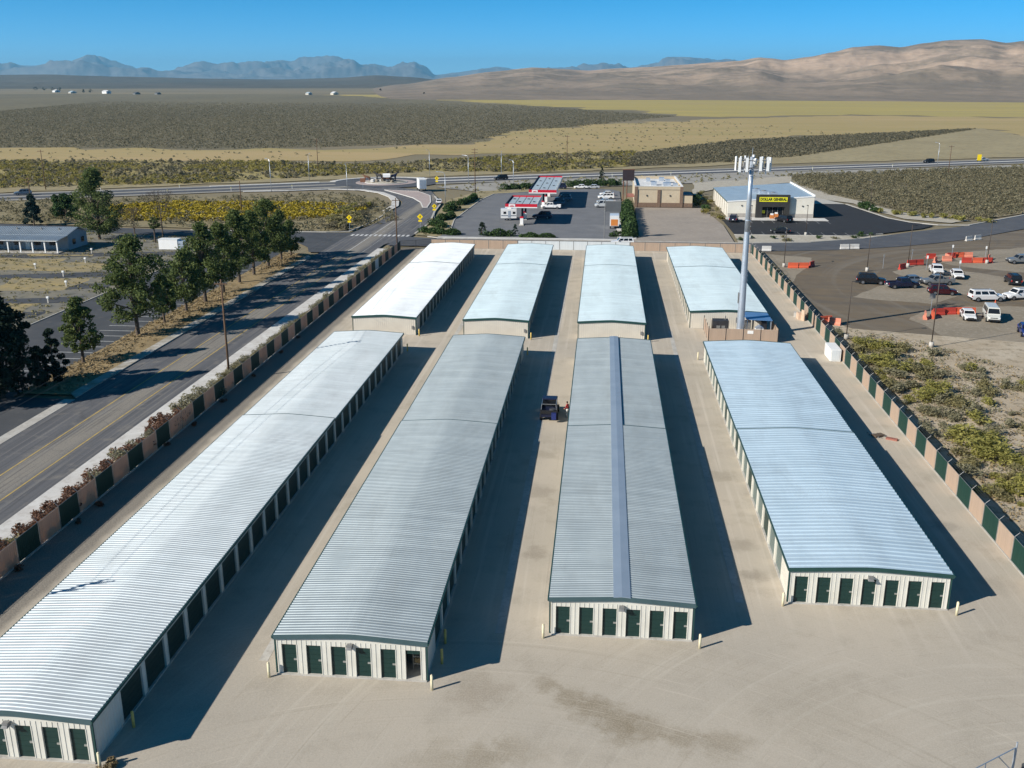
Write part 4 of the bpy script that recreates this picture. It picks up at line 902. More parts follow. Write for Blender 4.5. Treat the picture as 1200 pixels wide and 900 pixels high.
# ------------------------------------------------------------------ general store
pm('store_wall', (0.66,0.63,0.55), (0.61,0.58,0.50), 0.6, 0.7, coord='o')
pm('store_stone', (0.38,0.35,0.31), (0.32,0.30,0.27), 2, 0.9, coord='o')
pm('store_black', (0.030,0.029,0.027), (0.036,0.035,0.033), 1, 0.7, coord='o')
pm('sign_yellow', (0.72,0.68,0.03), rough=0.4)
pm('sign_black', (0.012,0.012,0.012), rough=0.5)
roofmat('store_roof', (0.52,0.62,0.68), (0.47,0.57,0.63), 0.5, 0.36)
t = thing('general_store', 'pale metal general store with black entrance portal and yellow name sign', 'building', (33.2, 267.3, 0)); w, L = 22.3, 36.0
zl, zr = 4.1, 5.6
MB().hexa([(0,0,0),(w,0,0),(w,L,0),(0,L,0)], [(0,0,zl),(w,0,zr),(w,L,zr),(0,L,zl)]).build('wall', 'store_wall', t)
m = MB(); n = 60
for i in range(n):
    y = 0.3+i*(L-0.6)/n; m.hexa([(-0.2,y,zl+0.02),(w-0.1,y,zr+0.02),(w-0.1,y+(L-0.6)/n-0.03,zr+0.02),(-0.2,y+(L-0.6)/n-0.03,zl+0.02)], [(-0.2,y+0.06,zl+0.12),(w-0.1,y+0.06,zr+0.12),(w-0.1,y+(L-0.6)/n-0.09,zr+0.12),(-0.2,y+(L-0.6)/n-0.09,zl+0.12)])
m.build('roof', 'store_roof', t)
m = MB(); m.hexa([(-0.25,-0.12,zl-0.05),(w+0.1,-0.12,zr-0.05),(w+0.1,0.25,zr-0.05),(-0.25,0.25,zl-0.05)], [(-0.25,-0.12,zl+0.2),(w+0.1,-0.12,zr+0.2),(w+0.1,0.25,zr+0.2),(-0.25,0.25,zl+0.2)]); m.box(w-0.05,w+0.25,0.26,L+0.1,zr-0.3,zr+0.5); m.build('trim', 'white_paint', t)
MB().box(0.05, w+0.05, -0.10, -0.004, 0, 1.1).build('wainscot', 'store_stone', t)
for i in range(7): MB().box(-0.14, -0.004, 2+i*5.2, 2.14+i*5.2, 0, zl-0.02).build('downspout', 'store_stone', t)
MB().box(-0.3,-0.005,0.2,L-0.2,zl-0.16,zl+0.015).build('gutter', 'trim_green', t)
p0, p1 = 7.2, 15.9
m = MB(); m.box(p0, p1, -1.2, -0.11, 3.0, 6.1); m.box(p0, p0+1.6, -1.2, -0.11, 0.0, 2.998); m.box(p1-1.3, p1, -1.2, -0.11, 0, 2.998); m.build('portal', 'store_black', t)
MB().box(p0+1.62, p1-1.32, -0.20, -0.115, 0.0, 2.98).build('glazing', 'glass', t)
for i in range(5):
    x = p0+1.7+i*1.35; MB().box(x, x+0.09, -0.28, -0.205, 0, 2.96).build('mullion', 'lamp_grey', t)
MB().box(p0+1.75, p0+2.5, -0.3, -0.21, 1.2, 2.0).build('window_poster', 'sign_yellow', t)
MB().box(p0+0.75, p1-0.75, -1.29, -1.204, 4.35, 5.55).build('sign_board', 'sign_yellow', t)
cu = bpy.data.curves.new('store_lettering', 'FONT'); cu.body = 'DOLLAR GENERAL'; cu.size = 0.98; cu.align_x = 'CENTER'; cu.align_y = 'CENTER'; cu.extrude = 0.02; cu.offset = 0.03; cu.space_character = 1.02
to = bpy.data.objects.new('lettering_source', cu); COL.objects.link(to)
dg = bpy.context.evaluated_depsgraph_get(); me = bpy.data.meshes.new_from_object(to.evaluated_get(dg)); bpy.data.objects.remove(to)
xs = [v.co.x for v in me.vertices]; k = (p1-p0-1.9)/(max(xs)-min(xs))
for v in me.vertices: v.co = Vector((v.co.x*k, -v.co.z, v.co.y))
me.materials.clear(); me.materials.append(MATS['sign_black']); me.name = 'lettering'
o = mobj('lettering', me, None, t, ((p0+p1)/2, -1.315, 4.95))
for x in (3.6, 19.4): MB().box(x-0.15, x+0.15, -0.2, -0.02, 3.0, 3.3).build('wall_lamp', 'dark_steel', t)
for x, y in ((9.5,9),(11.2,4),(8.4,15)):
    a = MB(); zz_ = zl+(zr-zl)*x/w; a.box(x, x+2.2, y, y+3.0, zz_+0.1, zz_+1.3); a.build('roof_unit', 'galv', t)
    MB().tube((x+1.1,y+1.0,zz_+1.301),(x+1.1,y+1.0,zz_+1.4),0.6,n=12).build('roof_fan', 'lamp_grey', t)
pm('pumpkin', (0.55,0.20,0.05), (0.45,0.15,0.04), 3, 0.7, coord='o')
for i, (x, lab) in enumerate(((44.5,'orange merchandise stack beside the store entrance, left of the doors'), (45.6,'orange and white merchandise stack at the store entrance doors'))):
    q = thing('merchandise_stack', lab, 'merchandise', (x, 265.3, 0.1)); MB().box(-0.5,0.5,-0.4,0.4,0,0.9+0.3*i).build('crate', 'pumpkin', q); MB().box(-0.35,0.35,-0.3,0.3,0.91+0.3*i,1.3+0.3*i).build('box', 'white_paint', q)
# ------------------------------------------------------------------ house with a metal roof and porch in the trailer park
pm('house_wall', (0.20,0.22,0.24), (0.17,0.185,0.20), 1, 0.8, coord='o')
pm('house_side', (0.34,0.36,0.38), (0.30,0.32,0.34), 1, 0.8, coord='o')
roofmat('house_roof', (0.50,0.55,0.58), (0.44,0.49,0.52), 0.5, 0.35)
hs = thing('porch_house', 'long grey house with ribbed metal roof and white porch posts', 'house', (-136.0, 196.1, 0))
MB().hexa([(0,4.2,0),(22.2,4.2,0),(22.2,12.2,0),(0,12.2,0)], [(0,4.2,3.25),(22.2,4.2,3.25),(22.2,12.2,3.0),(0,12.2,3.0)]).build('wall', 'house_side', hs)
MB().add([(22.2,4.2,3.25),(22.2,12.2,3.0),(22.2,8.2,4.2),(0,4.2,3.25),(0,12.2,3.0),(0,8.2,4.2)], [(0,1,2),(3,5,4),(0,2,5,3),(1,4,5,2)]).build('gable', 'house_side', hs)
def hroof(ya, za, yb, zb_, n=44):
    m = MB(); s = 23.0/n
    m.hexa([(-0.4,ya,za),(22.6,ya,za),(22.6,yb,zb_),(-0.4,yb,zb_)], [(-0.4,ya,za+0.08),(22.6,ya,za+0.08),(22.6,yb,zb_+0.08),(-0.4,yb,zb_+0.08)])
    for i in range(n): 
        x = -0.4+s*(i+0.5); m.hexa([(x-0.06,ya,za+0.081),(x+0.06,ya,za+0.081),(x+0.06,yb,zb_+0.081),(x-0.06,yb,zb_+0.081)], [(x-0.03,ya,za+0.14),(x+0.03,ya,za+0.14),(x+0.03,yb,zb_+0.14),(x-0.03,yb,zb_+0.14)])
    return m
hroof(3.6, 3.25, 8.2, 4.32).build('roof', 'house_roof', hs); hroof(8.21, 4.32, 12.8, 3.0).build('roof', 'house_roof', hs); hroof(-0.4, 2.75, 3.58, 3.2).build('porch_roof', 'house_roof', hs)
for i in range(9): MB().box(0.1+i*2.72, 0.34+i*2.72, 0, 0.2, 0, 2.74).build('porch_post', 'white_paint', hs)
MB().box(0, 22.2, -0.1, 4.19, 0, 0.12).build('porch_floor', 'concrete', hs)
MB().box(0, 22.2, -0.3, -0.15, 2.55, 2.73).build('porch_beam', 'white_paint', hs)
for x in (2,6,10,14.5,18): MB().box(x, x+1.5, 4.12, 4.196, 1.0, 2.2).build('window', 'glass', hs)
for x in (4.4, 12.6): MB().box(x, x+1.0, 4.12, 4.196, 0.12, 2.2).build('door', 'white_paint', hs)
for y in (6.0, 9.6): MB().box(22.204, 22.26, y, y+1.2, 1.0, 2.1).build('window', 'glass', hs)
for x in (4, 9.5, 15, 19): MB().box(x,x+0.3,6.5,6.8,3.9,4.4).build('roof_vent', 'lamp_grey', hs)
wb = thing('white_bin', 'long white box container on the grass by small trees', 'container', (-92.7, 203.6, 0))
MB().box(-2.1,2.1,-1.0,1.0,0.1,2.2).build('body', 'white_paint', wb); MB().box(2.102,3.4,-0.9,0.9,0.1,1.9).build('end_section', 'galv', wb); MB().box(-2.15,2.15,-1.05,1.05,2.202,2.3).build('lid', 'white_paint', wb)
for i, (x, y) in enumerate(((-102.6,186),(-109,179),(-99.5,172),(-94,163),(-107,197),(-90,150))):
    u = thing('utility_pedestal', 'small pale utility pedestal on a trailer pad', 'pedestal', (x, y, -0.05), group='utility pedestals on the trailer pads')
    MB().box(-0.1,0.1,-0.08,0.08,0,0.8).build('post', 'concrete', u); MB().box(-0.2,0.2,-0.15,0.15,0.801,1.1).build('meter_box', 'white_paint', u)
# ------------------------------------------------------------------ far farm buildings on the plain
def barn(label, x, y, w, l, h, mat, roof, rz=0.0, name='farm_building'):
    t = thing(name, label, 'building', (x, y, -0.25), rz, group='farm buildings far out on the plain')
    MB().box(-w/2,w/2,-l/2,l/2,0,h).build('wall', mat, t)
    MB().xzprism([(-w/2-0.5,h+0.01),(w/2+0.5,h+0.01),(0,h+w*0.16)], -l/2-0.5, l/2+0.5).build('roof', roof, t)
    MB().box(-w*0.15,w*0.15,-l/2-0.15,-l/2-0.01,0,h*0.75).build('door', 'lamp_grey', t)
far = [((66,108),28,12,6,'white_paint','roof_white','white farm shed at the edge of the dark farm trees'), ((125,109.6),24,18,8,'white_paint','roof_white','big white farm barn standing alone past the dark trees'),
       ((85,109.2),30,10,4,'tan_wall','roof_pale','low long tan farm building between the trees and the big barn'), ((160,110.5),26,10,4,'lamp_grey','sign_grey','low dark farm shed beyond the big barn'), ((185,110.6),20,10,4,'lamp_grey','sign_grey','dark farm shed out on the plain by itself'),
       ((362,111),24,10,5,'tan_wall','roof_pale','pale farm building near a pale hay field'), ((392,111),34,10,5,'tan_wall','roof_white','long pale farm building by the foothills')]
H_, F_ = 34.7, 1150.0
def ground_at(px, py):     # where a sight line through the photograph meets flat ground
    v = cam.rotation_euler.to_matrix() @ Vector(((px-600)/F_, -(py-450)/F_, -1)); k = -H_/v.z
    return v.x*k, v.y*k
for p, w, l, h, a, b, lab in far:
    x, y = ground_at(*p); barn(lab, x, y, w*0.8, l*0.9, h*0.8, a, b, R(75))
# ------------------------------------------------------------------ vehicles
def paint(name, c, rough=0.38, metal=0.1): pm(name, c, rough=rough, metal=metal, coat=0.15 if max(c) < 0.1 else 0.5, spec=0.35)
for n, c in (('car_white',(0.74,0.74,0.73)), ('car_black',(0.012,0.012,0.014)), ('car_navy',(0.014,0.018,0.045)), ('car_slate',(0.10,0.13,0.17)), ('car_grey',(0.16,0.165,0.165)), ('car_maroon',(0.045,0.008,0.012)),
             ('car_silver',(0.45,0.46,0.46)), ('car_blue',(0.015,0.03,0.16)), ('car_cream',(0.60,0.60,0.55)), ('car_orange',(0.62,0.22,0.05))): paint(n, c)
def loft(m, secs):
    """closed hull through rounded rectangular rings: (x, z0, z1, half width, tuck)"""
    k = 8; rings = []
    for x, z0, z1, hw, tk in secs:
        c = min(0.12, (z1-z0)*0.3)
        rings.append([(x,-hw+tk,z0),(x,hw-tk,z0),(x,hw,z0+c),(x,hw,(z0+z1)/2),(x,hw-0.03,z1-c),(x,hw-0.12,z1),(x,-hw+0.12,z1),(x,-hw+0.03,z1-c)])
    o = len(m.v); kk = 8
    for r in rings: m.v += r
    for i in range(len(rings)-1):
        for j in range(kk):
            m.f.append((o+i*kk+j, o+i*kk+(j+1) % kk, o+(i+1)*kk+(j+1) % kk, o+(i+1)*kk+j))
    m.f.append(tuple(o+j for j in range(kk))[::-1]); m.f.append(tuple(o+(len(rings)-1)*kk+j for j in range(kk)))
    return m
KINDS = {  # length, half width, ground clearance, belt, roof, cabin base/top x ranges, wheel radius, hood z
 'sedan': dict(L=4.6, hw=0.90, z0=0.25, belt=0.92, roof=1.43, cb=(-1.75,1.05), ct=(-1.15,0.35), r=0.33, hood=0.86, tail=0.93),
 'suv': dict(L=4.75, hw=0.94, z0=0.32, belt=1.08, roof=1.74, cb=(-2.25,1.15), ct=(-2.0,0.55), r=0.37, hood=1.0, tail=1.08),
 'pickup': dict(L=5.7, hw=0.98, z0=0.42, belt=1.18, roof=1.86, cb=(-0.75,1.45), ct=(-0.62,0.80), r=0.40, hood=1.12, tail=1.18),
 'camper_pickup': dict(L=5.6, hw=0.97, z0=0.42, belt=1.18, roof=1.92, cb=(-2.7,1.40), ct=(-2.6,0.75), r=0.41, hood=1.12, tail=1.18),
 'van': dict(L=5.4, hw=0.99, z0=0.32, belt=1.20, roof=2.15, cb=(-2.65,1.95), ct=(-2.55,1.25), r=0.36, hood=1.1, tail=1.2),
}
TYRE = {}
def wheel_meshes(r):
    if r not in TYRE:
        a = MB(); a.tube((0,-0.11,0),(0,0.11,0),r,n=16); ty = a.mesh('tyre'); ty.materials.append(MATS['tyre'])
        b = MB(); b.tube((0,-0.125,0),(0,0.125,0),r*0.62,n=10); rm = b.mesh('rim'); rm.materials.append(MATS['rim'])
        TYRE[r] = (ty, rm)
    return TYRE[r]
def make_vehicle(kind):
    d = KINDS[kind]; L, hw, z0, belt, roof, r = d['L'], d['hw'], d['z0'], d['belt'], d['roof'], d['r']; h = L/2
    t = thing(kind, 'x', 'car')
    body = MB(); P = 'car_white'
    secs = [(-h, z0+0.12, d['tail']-0.12, hw-0.10, 0.1), (-h+0.12, z0, d['tail'], hw-0.03, 0.1), (d['cb'][0]-0.02, z0, d['tail'], hw, 0.1), (0, z0, belt, hw, 0.1), (d['cb'][1]-0.3, z0, belt, hw, 0.1),
            (d['cb'][1]+0.15, z0, d['hood']+0.03, hw-0.01, 0.1), (h-0.35, z0, d['hood']-0.06, hw-0.05, 0.1), (h-0.08, z0+0.05, d['hood']-0.16, hw-0.12, 0.1), (h, z0+0.12, d['hood']-0.28, hw-0.22, 0.1)]
    if kind == 'pickup':
        secs = [s for s in secs if s[0] > -0.75]
        secs = [(-0.74, z0, belt, hw, 0.1)] + secs
        body.box(-h+0.06, -0.74, -hw+0.04, -hw+0.13, z0+0.05, belt); body.box(-h+0.06, -0.74, hw-0.13, hw-0.04, z0+0.05, belt)
        body.box(-h, -h+0.10, -hw+0.05, hw-0.05, z0+0.1, belt-0.01); body.box(-h+0.1, -0.74, -hw+0.13, hw-0.13, z0+0.1, z0+0.35)
    loft(body, secs)
    body.build('body', P, t, False)
    # cabin: roof and pillars in paint, panes set proud of them
    b0, b1 = d['cb']; t0, t1 = d['ct']; iw, tw = hw-0.05, hw-0.20
    zb = belt-0.04
    cab = MB(); cab.hexa([(b0,-iw,zb),(b1,-iw,zb),(b1,iw,zb),(b0,iw,zb)], [(t0,-tw,roof-0.05),(t1,-tw,roof-0.05),(t1,tw,roof-0.05),(t0,tw,roof-0.05)])
    cab.hexa([(t0,-tw,roof-0.049),(t1,-tw,roof-0.049),(t1,tw,roof-0.049),(t0,tw,roof-0.049)], [(t0+0.12,-tw+0.1,roof),(t1-0.15,-tw+0.1,roof),(t1-0.15,tw-0.1,roof),(t0+0.12,tw-0.1,roof)])
    cab.build('cabin', P, t)
    def pane(pts, nm, off):
        a = [Vector(p) + Vector(off) for p in pts]; c = [Vector(p) - Vector(off)*0.5 for p in pts]
        MB().hexa(c, a).build(nm, 'glass', t)
    def lerp(a, b, q): return tuple(x + (y-x)*q for x, y in zip(a, b))
    B = lambda x, s, q: lerp((x[0], s*iw, zb), (x[1], s*tw, roof-0.05), q)
    lo, hi = 0.16, 0.86
    F_l, F_r = (b1, t1), (b1, t1)
    pane([B(F_l,-0.90,lo), B(F_l,0.90,lo), B(F_l,0.90,hi), B(F_l,-0.90,hi)], 'windshield', (0.015,0,0.012))
    Rr = (b0, t0)
    pane([B(Rr,0.86,lo), B(Rr,-0.86,lo), B(Rr,-0.86,hi), B(Rr,0.86,hi)], 'rear_window', (-0.015,0,0.01))
    nwin = {'pickup': 2, 'sedan': 2, 'suv': 3, 'van': 3, 'camper_pickup': 3}[kind]
    for s in (-1, 1):
        for i in range(nwin):
            qa, qb = (i+0.07)/nwin, (i+0.93)/nwin
            if i == 0: qa = 0.08
            if i == nwin-1: qb = 0.94
            xb_ = lambda q: b0+(b1-b0)*q; xt_ = lambda q: t0+(t1-t0)*q
            pts = [B((xb_(qa),xt_(qa)),s,lo), B((xb_(qb),xt_(qb)),s,lo), B((xb_(qb),xt_(qb)),s,hi), B((xb_(qa),xt_(qa)),s,hi)]
            if s > 0: pts = pts[::-1]
            pane(pts, 'side_window', (0, s*0.015, 0.004))
        MB().obox((b1-0.35, s*(hw+0.09), belt+0.07), (0.14,0.18,0.14)).build('mirror', 'black_plastic', t)
        MB().obox((h-0.11, s*(hw-0.30), d['hood']-0.24), (0.16,0.32,0.14)).build('headlight', 'lamp_clear', t)
        MB().obox((-h+0.055, s*(hw-0.16), d['tail']-0.22), (0.16,0.16,0.26)).build('taillight', 'lamp_red', t)
        ty, rm = wheel_meshes(r)
        for x in (h-0.95, -h+1.0):
            w_ = mobj('wheel', ty, None, t, (x, s*(hw-0.10), r)); mobj('rim', rm, None, w_)
    MB().obox((h-0.02, 0, z0+0.18), (0.14, 2*hw-0.42, 0.22)).build('bumper', 'black_plastic', t); MB().obox((-h+0.02, 0, z0+0.18), (0.14, 2*hw-0.25, 0.20)).build('bumper', 'black_plastic' if kind != 'pickup' else 'latch', t)
    MB().obox((h-0.06, 0, d['hood']-0.30), (0.12, 2*hw-0.95, 0.16)).build('grille', 'black_plastic', t)
    MB().obox((-h-0.005, 0, z0+0.42), (0.03, 0.34, 0.17)).build('plate', 'white_paint', t)
    if kind in ('suv', 'camper_pickup'):
        for s in (-0.5, 0.5): MB().box(t0+0.2, t1-0.25, s-0.02, s+0.02, roof+0.001, roof+0.06).build('roof_rail', 'black_plastic', t)
    return t
PROTO = {}
def vehicle(kind, x, y, heading, color, label, cat='car', group=None, z=-0.03, scale=None):
    """heading in degrees from +X, anticlockwise"""
    if kind not in PROTO:
        PROTO[kind] = make_vehicle(kind); first = True
    else: first = False
    if first:
        t = PROTO[kind]
        t.location = (x, y, z); t.rotation_euler = (0, 0, R(heading))
        for ch in t.children:
            if ch.data.materials and ch.data.materials[0].name == 'car_white': ch.material_slots[0].link = 'OBJECT'; ch.material_slots[0].material = MATS[color]
    else:
        t = dup(PROTO[kind], (x, y, z), R(heading))
        for ch in t.children:
            if ch.data.materials[0].name == 'car_white': ch.material_slots[0].link = 'OBJECT'; ch.material_slots[0].material = MATS[color]
    t['label'] = label; t['category'] = cat
    t.name = {'sedan':'car','suv':'suv','pickup':'pickup_truck','camper_pickup':'camper_pickup','van':'van'}[kind]
    if scale: t.scale = (scale,)*3
    if group: t['group'] = group
    elif 'group' in t: del t['group']
    return t
GL = 'vehicles on the dirt parking ground'
vehicle('suv', 48.3, 178.6, -8, 'car_black', 'black suv parked at the tip of the gravel island', 'suv', GL, scale=1.08)
vehicle('pickup', 52.8, 175.4, 12, 'car_navy', 'dark navy pickup parked in front of the slate car', 'pickup', GL)
vehicle('sedan', 55.5, 180.0, 185, 'car_slate', 'slate blue car parked behind the navy pickup', 'car', GL)
vehicle('pickup', 59.8, 178.8, 190, 'car_grey', 'long grey pickup with pale nose beside the slate car', 'pickup', GL)
vehicle('pickup', 63.0, 189.6, 262, 'car_white', 'white pickup with dark equipment behind, parked near the light pole', 'pickup', GL)
vehicle('sedan', 65.6, 186.0, 262, 'car_white', 'white car with dark windshield beside the white pickup', 'car', GL, scale=1.05)
vehicle('suv', 58.0, 170.2, -4, 'car_maroon', 'dark maroon suv parked in front of the grey pickup', 'suv', GL, scale=0.97)
vehicle('suv', 73.6, 181.0, 83, 'car_black', 'black jeep-like suv with its back turned, parked alone', 'suv', GL)
vehicle('camper_pickup', 63.6, 165.6, 6, 'car_white', 'white pickup with camper shell and black wheels', 'pickup', GL)
vehicle('suv', 69.4, 167.6, 196, 'car_white', 'white suv nose to the camper-shell pickup', 'suv', GL, scale=1.06)
vehicle('sedan', 56.1, 152.2, 262, 'car_white', 'white sedan parked next to the white van', 'car', GL)
vehicle('van', 59.4, 151.8, 258, 'car_cream', 'white van with grey roof beside the white sedan', 'van', GL)
vehicle('sedan', 61.0, 142.6, 258, 'car_blue', 'deep blue car at the end of the row by the white van', 'car', GL, scale=1.12)
vehicle('sedan', 64.2, 148.0, 258, 'car_navy', 'dark blue car half hidden behind the deep blue one', 'car', GL)
vehicle('pickup', 83.4, 202.3, 184, 'car_grey', 'dark grey pickup with silver roof beside the orange barriers', 'pickup', GL)
vehicle('suv', 71.6, 163.2, 90, 'car_black', 'dark vehicle nosed in beside the white suv', 'suv', GL, scale=0.95)
GS_ = 'vehicles at the gas station'
vehicle('pickup', -14.6, 281.6, 178, 'car_white', 'white pickup at the front edge of the longer canopy', 'pickup', GS_)
vehicle('suv', -13.4, 289.5, 182, 'car_slate', 'slate suv fuelling in canopy shade behind the white pickup', 'suv', GS_)
vehicle('suv', -11.9, 301, 180, 'car_slate', 'slate suv in the deep shade of the longer canopy', 'suv', GS_)
vehicle('suv', -15.8, 260.5, 178, 'car_navy', 'dark suv in the shade beside the smaller canopy', 'suv', GS_)
vehicle('sedan', 1.2, 317, 182, 'car_white', 'white car at the far end of the parked row beside the restaurant', 'car', GS_)
vehicle('suv', 1.0, 307, 182, 'car_white', 'white suv second in the parked row beside the restaurant', 'suv', GS_)
vehicle('pickup', 1.0, 293.5, 184, 'car_silver', 'silver pickup in the parked row beside the restaurant', 'pickup', GS_)
vehicle('van', 0.4, 286.0, 182, 'car_silver', 'silver van nearest the grey sign in the parked row', 'van', GS_)
vehicle('suv', -14.8, 335.6, 184, 'car_navy', 'dark blue suv parked past the longer canopy', 'suv', GS_)
vehicle('sedan', -18.6, 336.0, 184, 'car_black', 'black car beside the dark blue suv past the canopy', 'car', GS_)
vehicle('sedan', -7.6, 337.2, 184, 'car_white', 'white car parked near the back hedge', 'car', GS_)
vehicle('sedan', -3.4, 337.4, 184, 'car_silver', 'silver car parked at the end of the back hedge', 'car', GS_)
vehicle('suv', 4.6, 217.4, 184, 'car_white', 'white car driving on the street behind the rear fence', 'car')
vehicle('suv', 33.9, 259.4, 78, 'car_navy', 'dark blue suv parked at the corner of the store', 'suv')
vehicle('suv', 46.6, 259.6, 120, 'car_black', 'black suv parked in front of the store entrance', 'suv')
vehicle('sedan', 42.5, 240.0, 172, 'car_black', 'black car parked along the store lot kerb', 'car')
vehicle('sedan', -48.3, 290.6, 100, 'car_white', 'white car leaving the roundabout beside the sidewalk', 'car')
x, y = hwy(42, -4.5); vehicle('suv', x, y, 205, 'car_black', 'black suv on the highway near the street light', 'suv')
x, y = hwy(246, 4.5); vehicle('suv', x, y, 205, 'car_black', 'black suv on the highway ahead of the yellow-flagged truck', 'suv')
x, y = hwy(276, 4.0); vehicle('pickup', x, y, 205, 'car_silver', 'pale truck on the highway following a yellow sign', 'truck')
x, y = hwy(-118, 4.0); vehicle('suv', x, y, 207, 'car_slate', 'dark car far along the highway near the wooden pole', 'car')
# box truck near the gas station kerb: white box, orange rear door
t = thing('box_truck', 'white box truck with orange rear door parked by the hedge', 'truck', (3.0, 245.2, -0.03), R(90))
MB().box(-2.6,1.9,-1.1,1.1,0.75,3.3).build('cargo_box', 'car_white', t); MB().box(-2.64,-2.604,-0.85,0.85,0.85,2.4).build('rear_door', 'car_orange', t)
loft(MB(), [(1.95,0.45,2.2,1.0,0.1),(2.6,0.45,2.3,1.0,0.1),(3.2,0.45,1.5,0.98,0.1),(3.9,0.5,1.3,0.9,0.1)]).build('cab', 'car_white', t)
MB().hexa([(2.62,-0.85,1.55),(3.18,-0.85,1.52),(3.18,0.85,1.52),(2.62,0.85,1.55)], [(2.6,-0.8,2.36),(2.66,-0.8,2.33),(2.66,0.8,2.33),(2.6,0.8,2.36)]).build('windshield', 'glass', t)
for x in (-1.5, 2.9):
    for s in (-1, 1):
        w_ = mobj('wheel', wheel_meshes(0.41)[0], None, t, (x, s*0.92, 0.41)); mobj('rim', wheel_meshes(0.41)[1], None, w_)
# camper trailer beside the smaller canopy
t = thing('camper_trailer', 'small white camper trailer parked left of the fuel pumps', 'camper', (-24.2, 257.0, -0.03), R(4))
MB().yzprism([(-1.1,0.6),(1.1,0.6),(1.1,2.9),(0.9,3.0),(-0.9,3.0),(-1.1,2.9)], -2.2, 1.9).build('body', 'car_white', t)
MB().box(-0.4,0.5,-0.5,0.5,3.002,3.3).build('roof_unit', 'white_paint', t)
for x in (-1.5, 0.9): MB().box(x, x+0.7, -1.13, -1.102, 1.7, 2.3).build('window', 'glass', t)
MB().box(-0.3,0.4,-1.13,-1.102,0.75,2.5).build('door', 'galv', t); MB().box(-2.1,1.8,-1.125,-1.102,1.15,1.35).build('stripe', 'car_slate', t)
m = MB(); m.tube((1.9,-0.4,0.6),(3.2,0,0.55),0.05); m.tube((1.9,0.4,0.6),(3.2,0,0.55),0.05); m.build('hitch', 'dark_steel', t)
for x in (-0.6, 0.2):
    for s in (-1, 1): w_ = mobj('wheel', wheel_meshes(0.33)[0], None, t, (x, s*0.98, 0.33)); mobj('rim', wheel_meshes(0.33)[1], None, w_)
# delivery truck rounding the roundabout
t = thing('box_truck', 'pale box truck leaving the roundabout', 'truck', (-60.0, 326.5, -0.02), R(108))
MB().box(-3.2,2.4,-1.2,1.2,0.8,4.0).build('cargo_box', 'white_paint', t); loft(MB(), [(2.45,0.5,2.5,1.05,0.1),(3.2,0.5,2.5,1.05,0.1),(3.8,0.5,1.7,1.0,0.1),(4.4,0.55,1.5,0.95,0.1)]).build('cab', 'car_slate', t)
MB().box(-3.24,-3.204,-1.0,1.0,0.9,3.7).build('rear_door', 'galv', t)
for x in (-2.0, 3.4):
    for s in (-1, 1): w_ = mobj('wheel', wheel_meshes(0.45)[0], None, t, (x, s*1.0, 0.45)); mobj('rim', wheel_meshes(0.45)[1], None, w_)
# dark blue utility vehicle with roof and open rear, in the aisle, with a person unloading beside it
t = thing('utility_truck', 'dark blue open-backed truck parked in the aisle beside the ridge-capped building', 'truck', (-5.1, 100.6, 0), R(90))
loft(MB(), [(-1.9,0.5,0.95,0.85,0.1),(-0.6,0.5,1.05,0.9,0.1),(0.9,0.5,1.1,0.92,0.1),(2.0,0.5,1.05,0.88,0.1),(2.5,0.55,0.9,0.75,0.1)]).build('body', 'car_navy', t)
MB().hexa([(0.0,-0.86,1.05),(1.5,-0.86,1.05),(1.5,0.86,1.05),(0.0,0.86,1.05)], [(0.05,-0.74,1.9),(1.0,-0.74,1.9),(1.0,0.74,1.9),(0.05,0.74,1.9)]).build('cabin', 'glass', t)
MB().hexa([(-0.1,-0.82,1.901),(1.15,-0.82,1.901),(1.15,0.82,1.901),(-0.1,0.82,1.901)], [(0.0,-0.74,2.0),(1.0,-0.74,2.0),(1.0,0.74,2.0),(0.0,0.74,2.0)]).build('roof', 'car_navy', t)
m = MB(); m.box(-2.0,-0.05,-0.92,-0.84,0.9,1.35); m.box(-2.0,-0.05,0.84,0.92,0.9,1.35); m.box(-2.0,-1.93,-0.83,0.83,0.9,1.3); m.build('bed_side', 'black_plastic', t)
m = MB()
for s in (-0.8, 0.8): m.tube((-1.9,s,1.35),(-1.7,s*0.95,1.9),0.03,n=6); m.tube((-1.7,s*0.95,1.9),(0,s*0.95,1.92),0.03,n=6)
m.tube((-1.7,-0.76,1.9),(-1.7,0.76,1.9),0.03,n=6); m.build('rack', 'latch', t)
m = MB(); m.tube((-1.2,-0.35,1.0),(-1.2,-0.35,1.25),0.33,n=14); m.build('spare_wheel', 'rim', t)
MB().obox((-2.2,-0.55,0.75),(0.35,0.5,0.7)).build('gear_box', 'car_blue', t)
for x in (-1.2, 1.6):
    for s in (-1, 1): w_ = mobj('wheel', wheel_meshes(0.41)[0], None, t, (x, s*0.86, 0.41)); mobj('rim', wheel_meshes(0.41)[1], None, w_)
def skin_body(name, joints, edges, mat, parent):
    me = bpy.data.meshes.new(name); me.from_pydata([j[:3] for j in joints], edges, []); o = bpy.data.objects.new(name, me); COL.objects.link(o); o.parent = parent
    sk = o.modifiers.new('skin', 'SKIN'); o.modifiers.new('sub', 'SUBSURF').levels = 1; o.modifiers['sub'].render_levels = 1
    for i, j in enumerate(joints): me.skin_vertices[0].data[i].radius = (j[3], j[3])
    me.skin_vertices[0].data[0].use_root = True
    me.materials.append(MATS[mat]); return o
pm('cloth_red', (0.42,0.05,0.05), rough=0.9); pm('cloth_white', (0.68,0.66,0.62), rough=0.9); pm('skin', (0.42,0.25,0.17), rough=0.6); pm('hair', (0.05,0.035,0.025), rough=0.8)
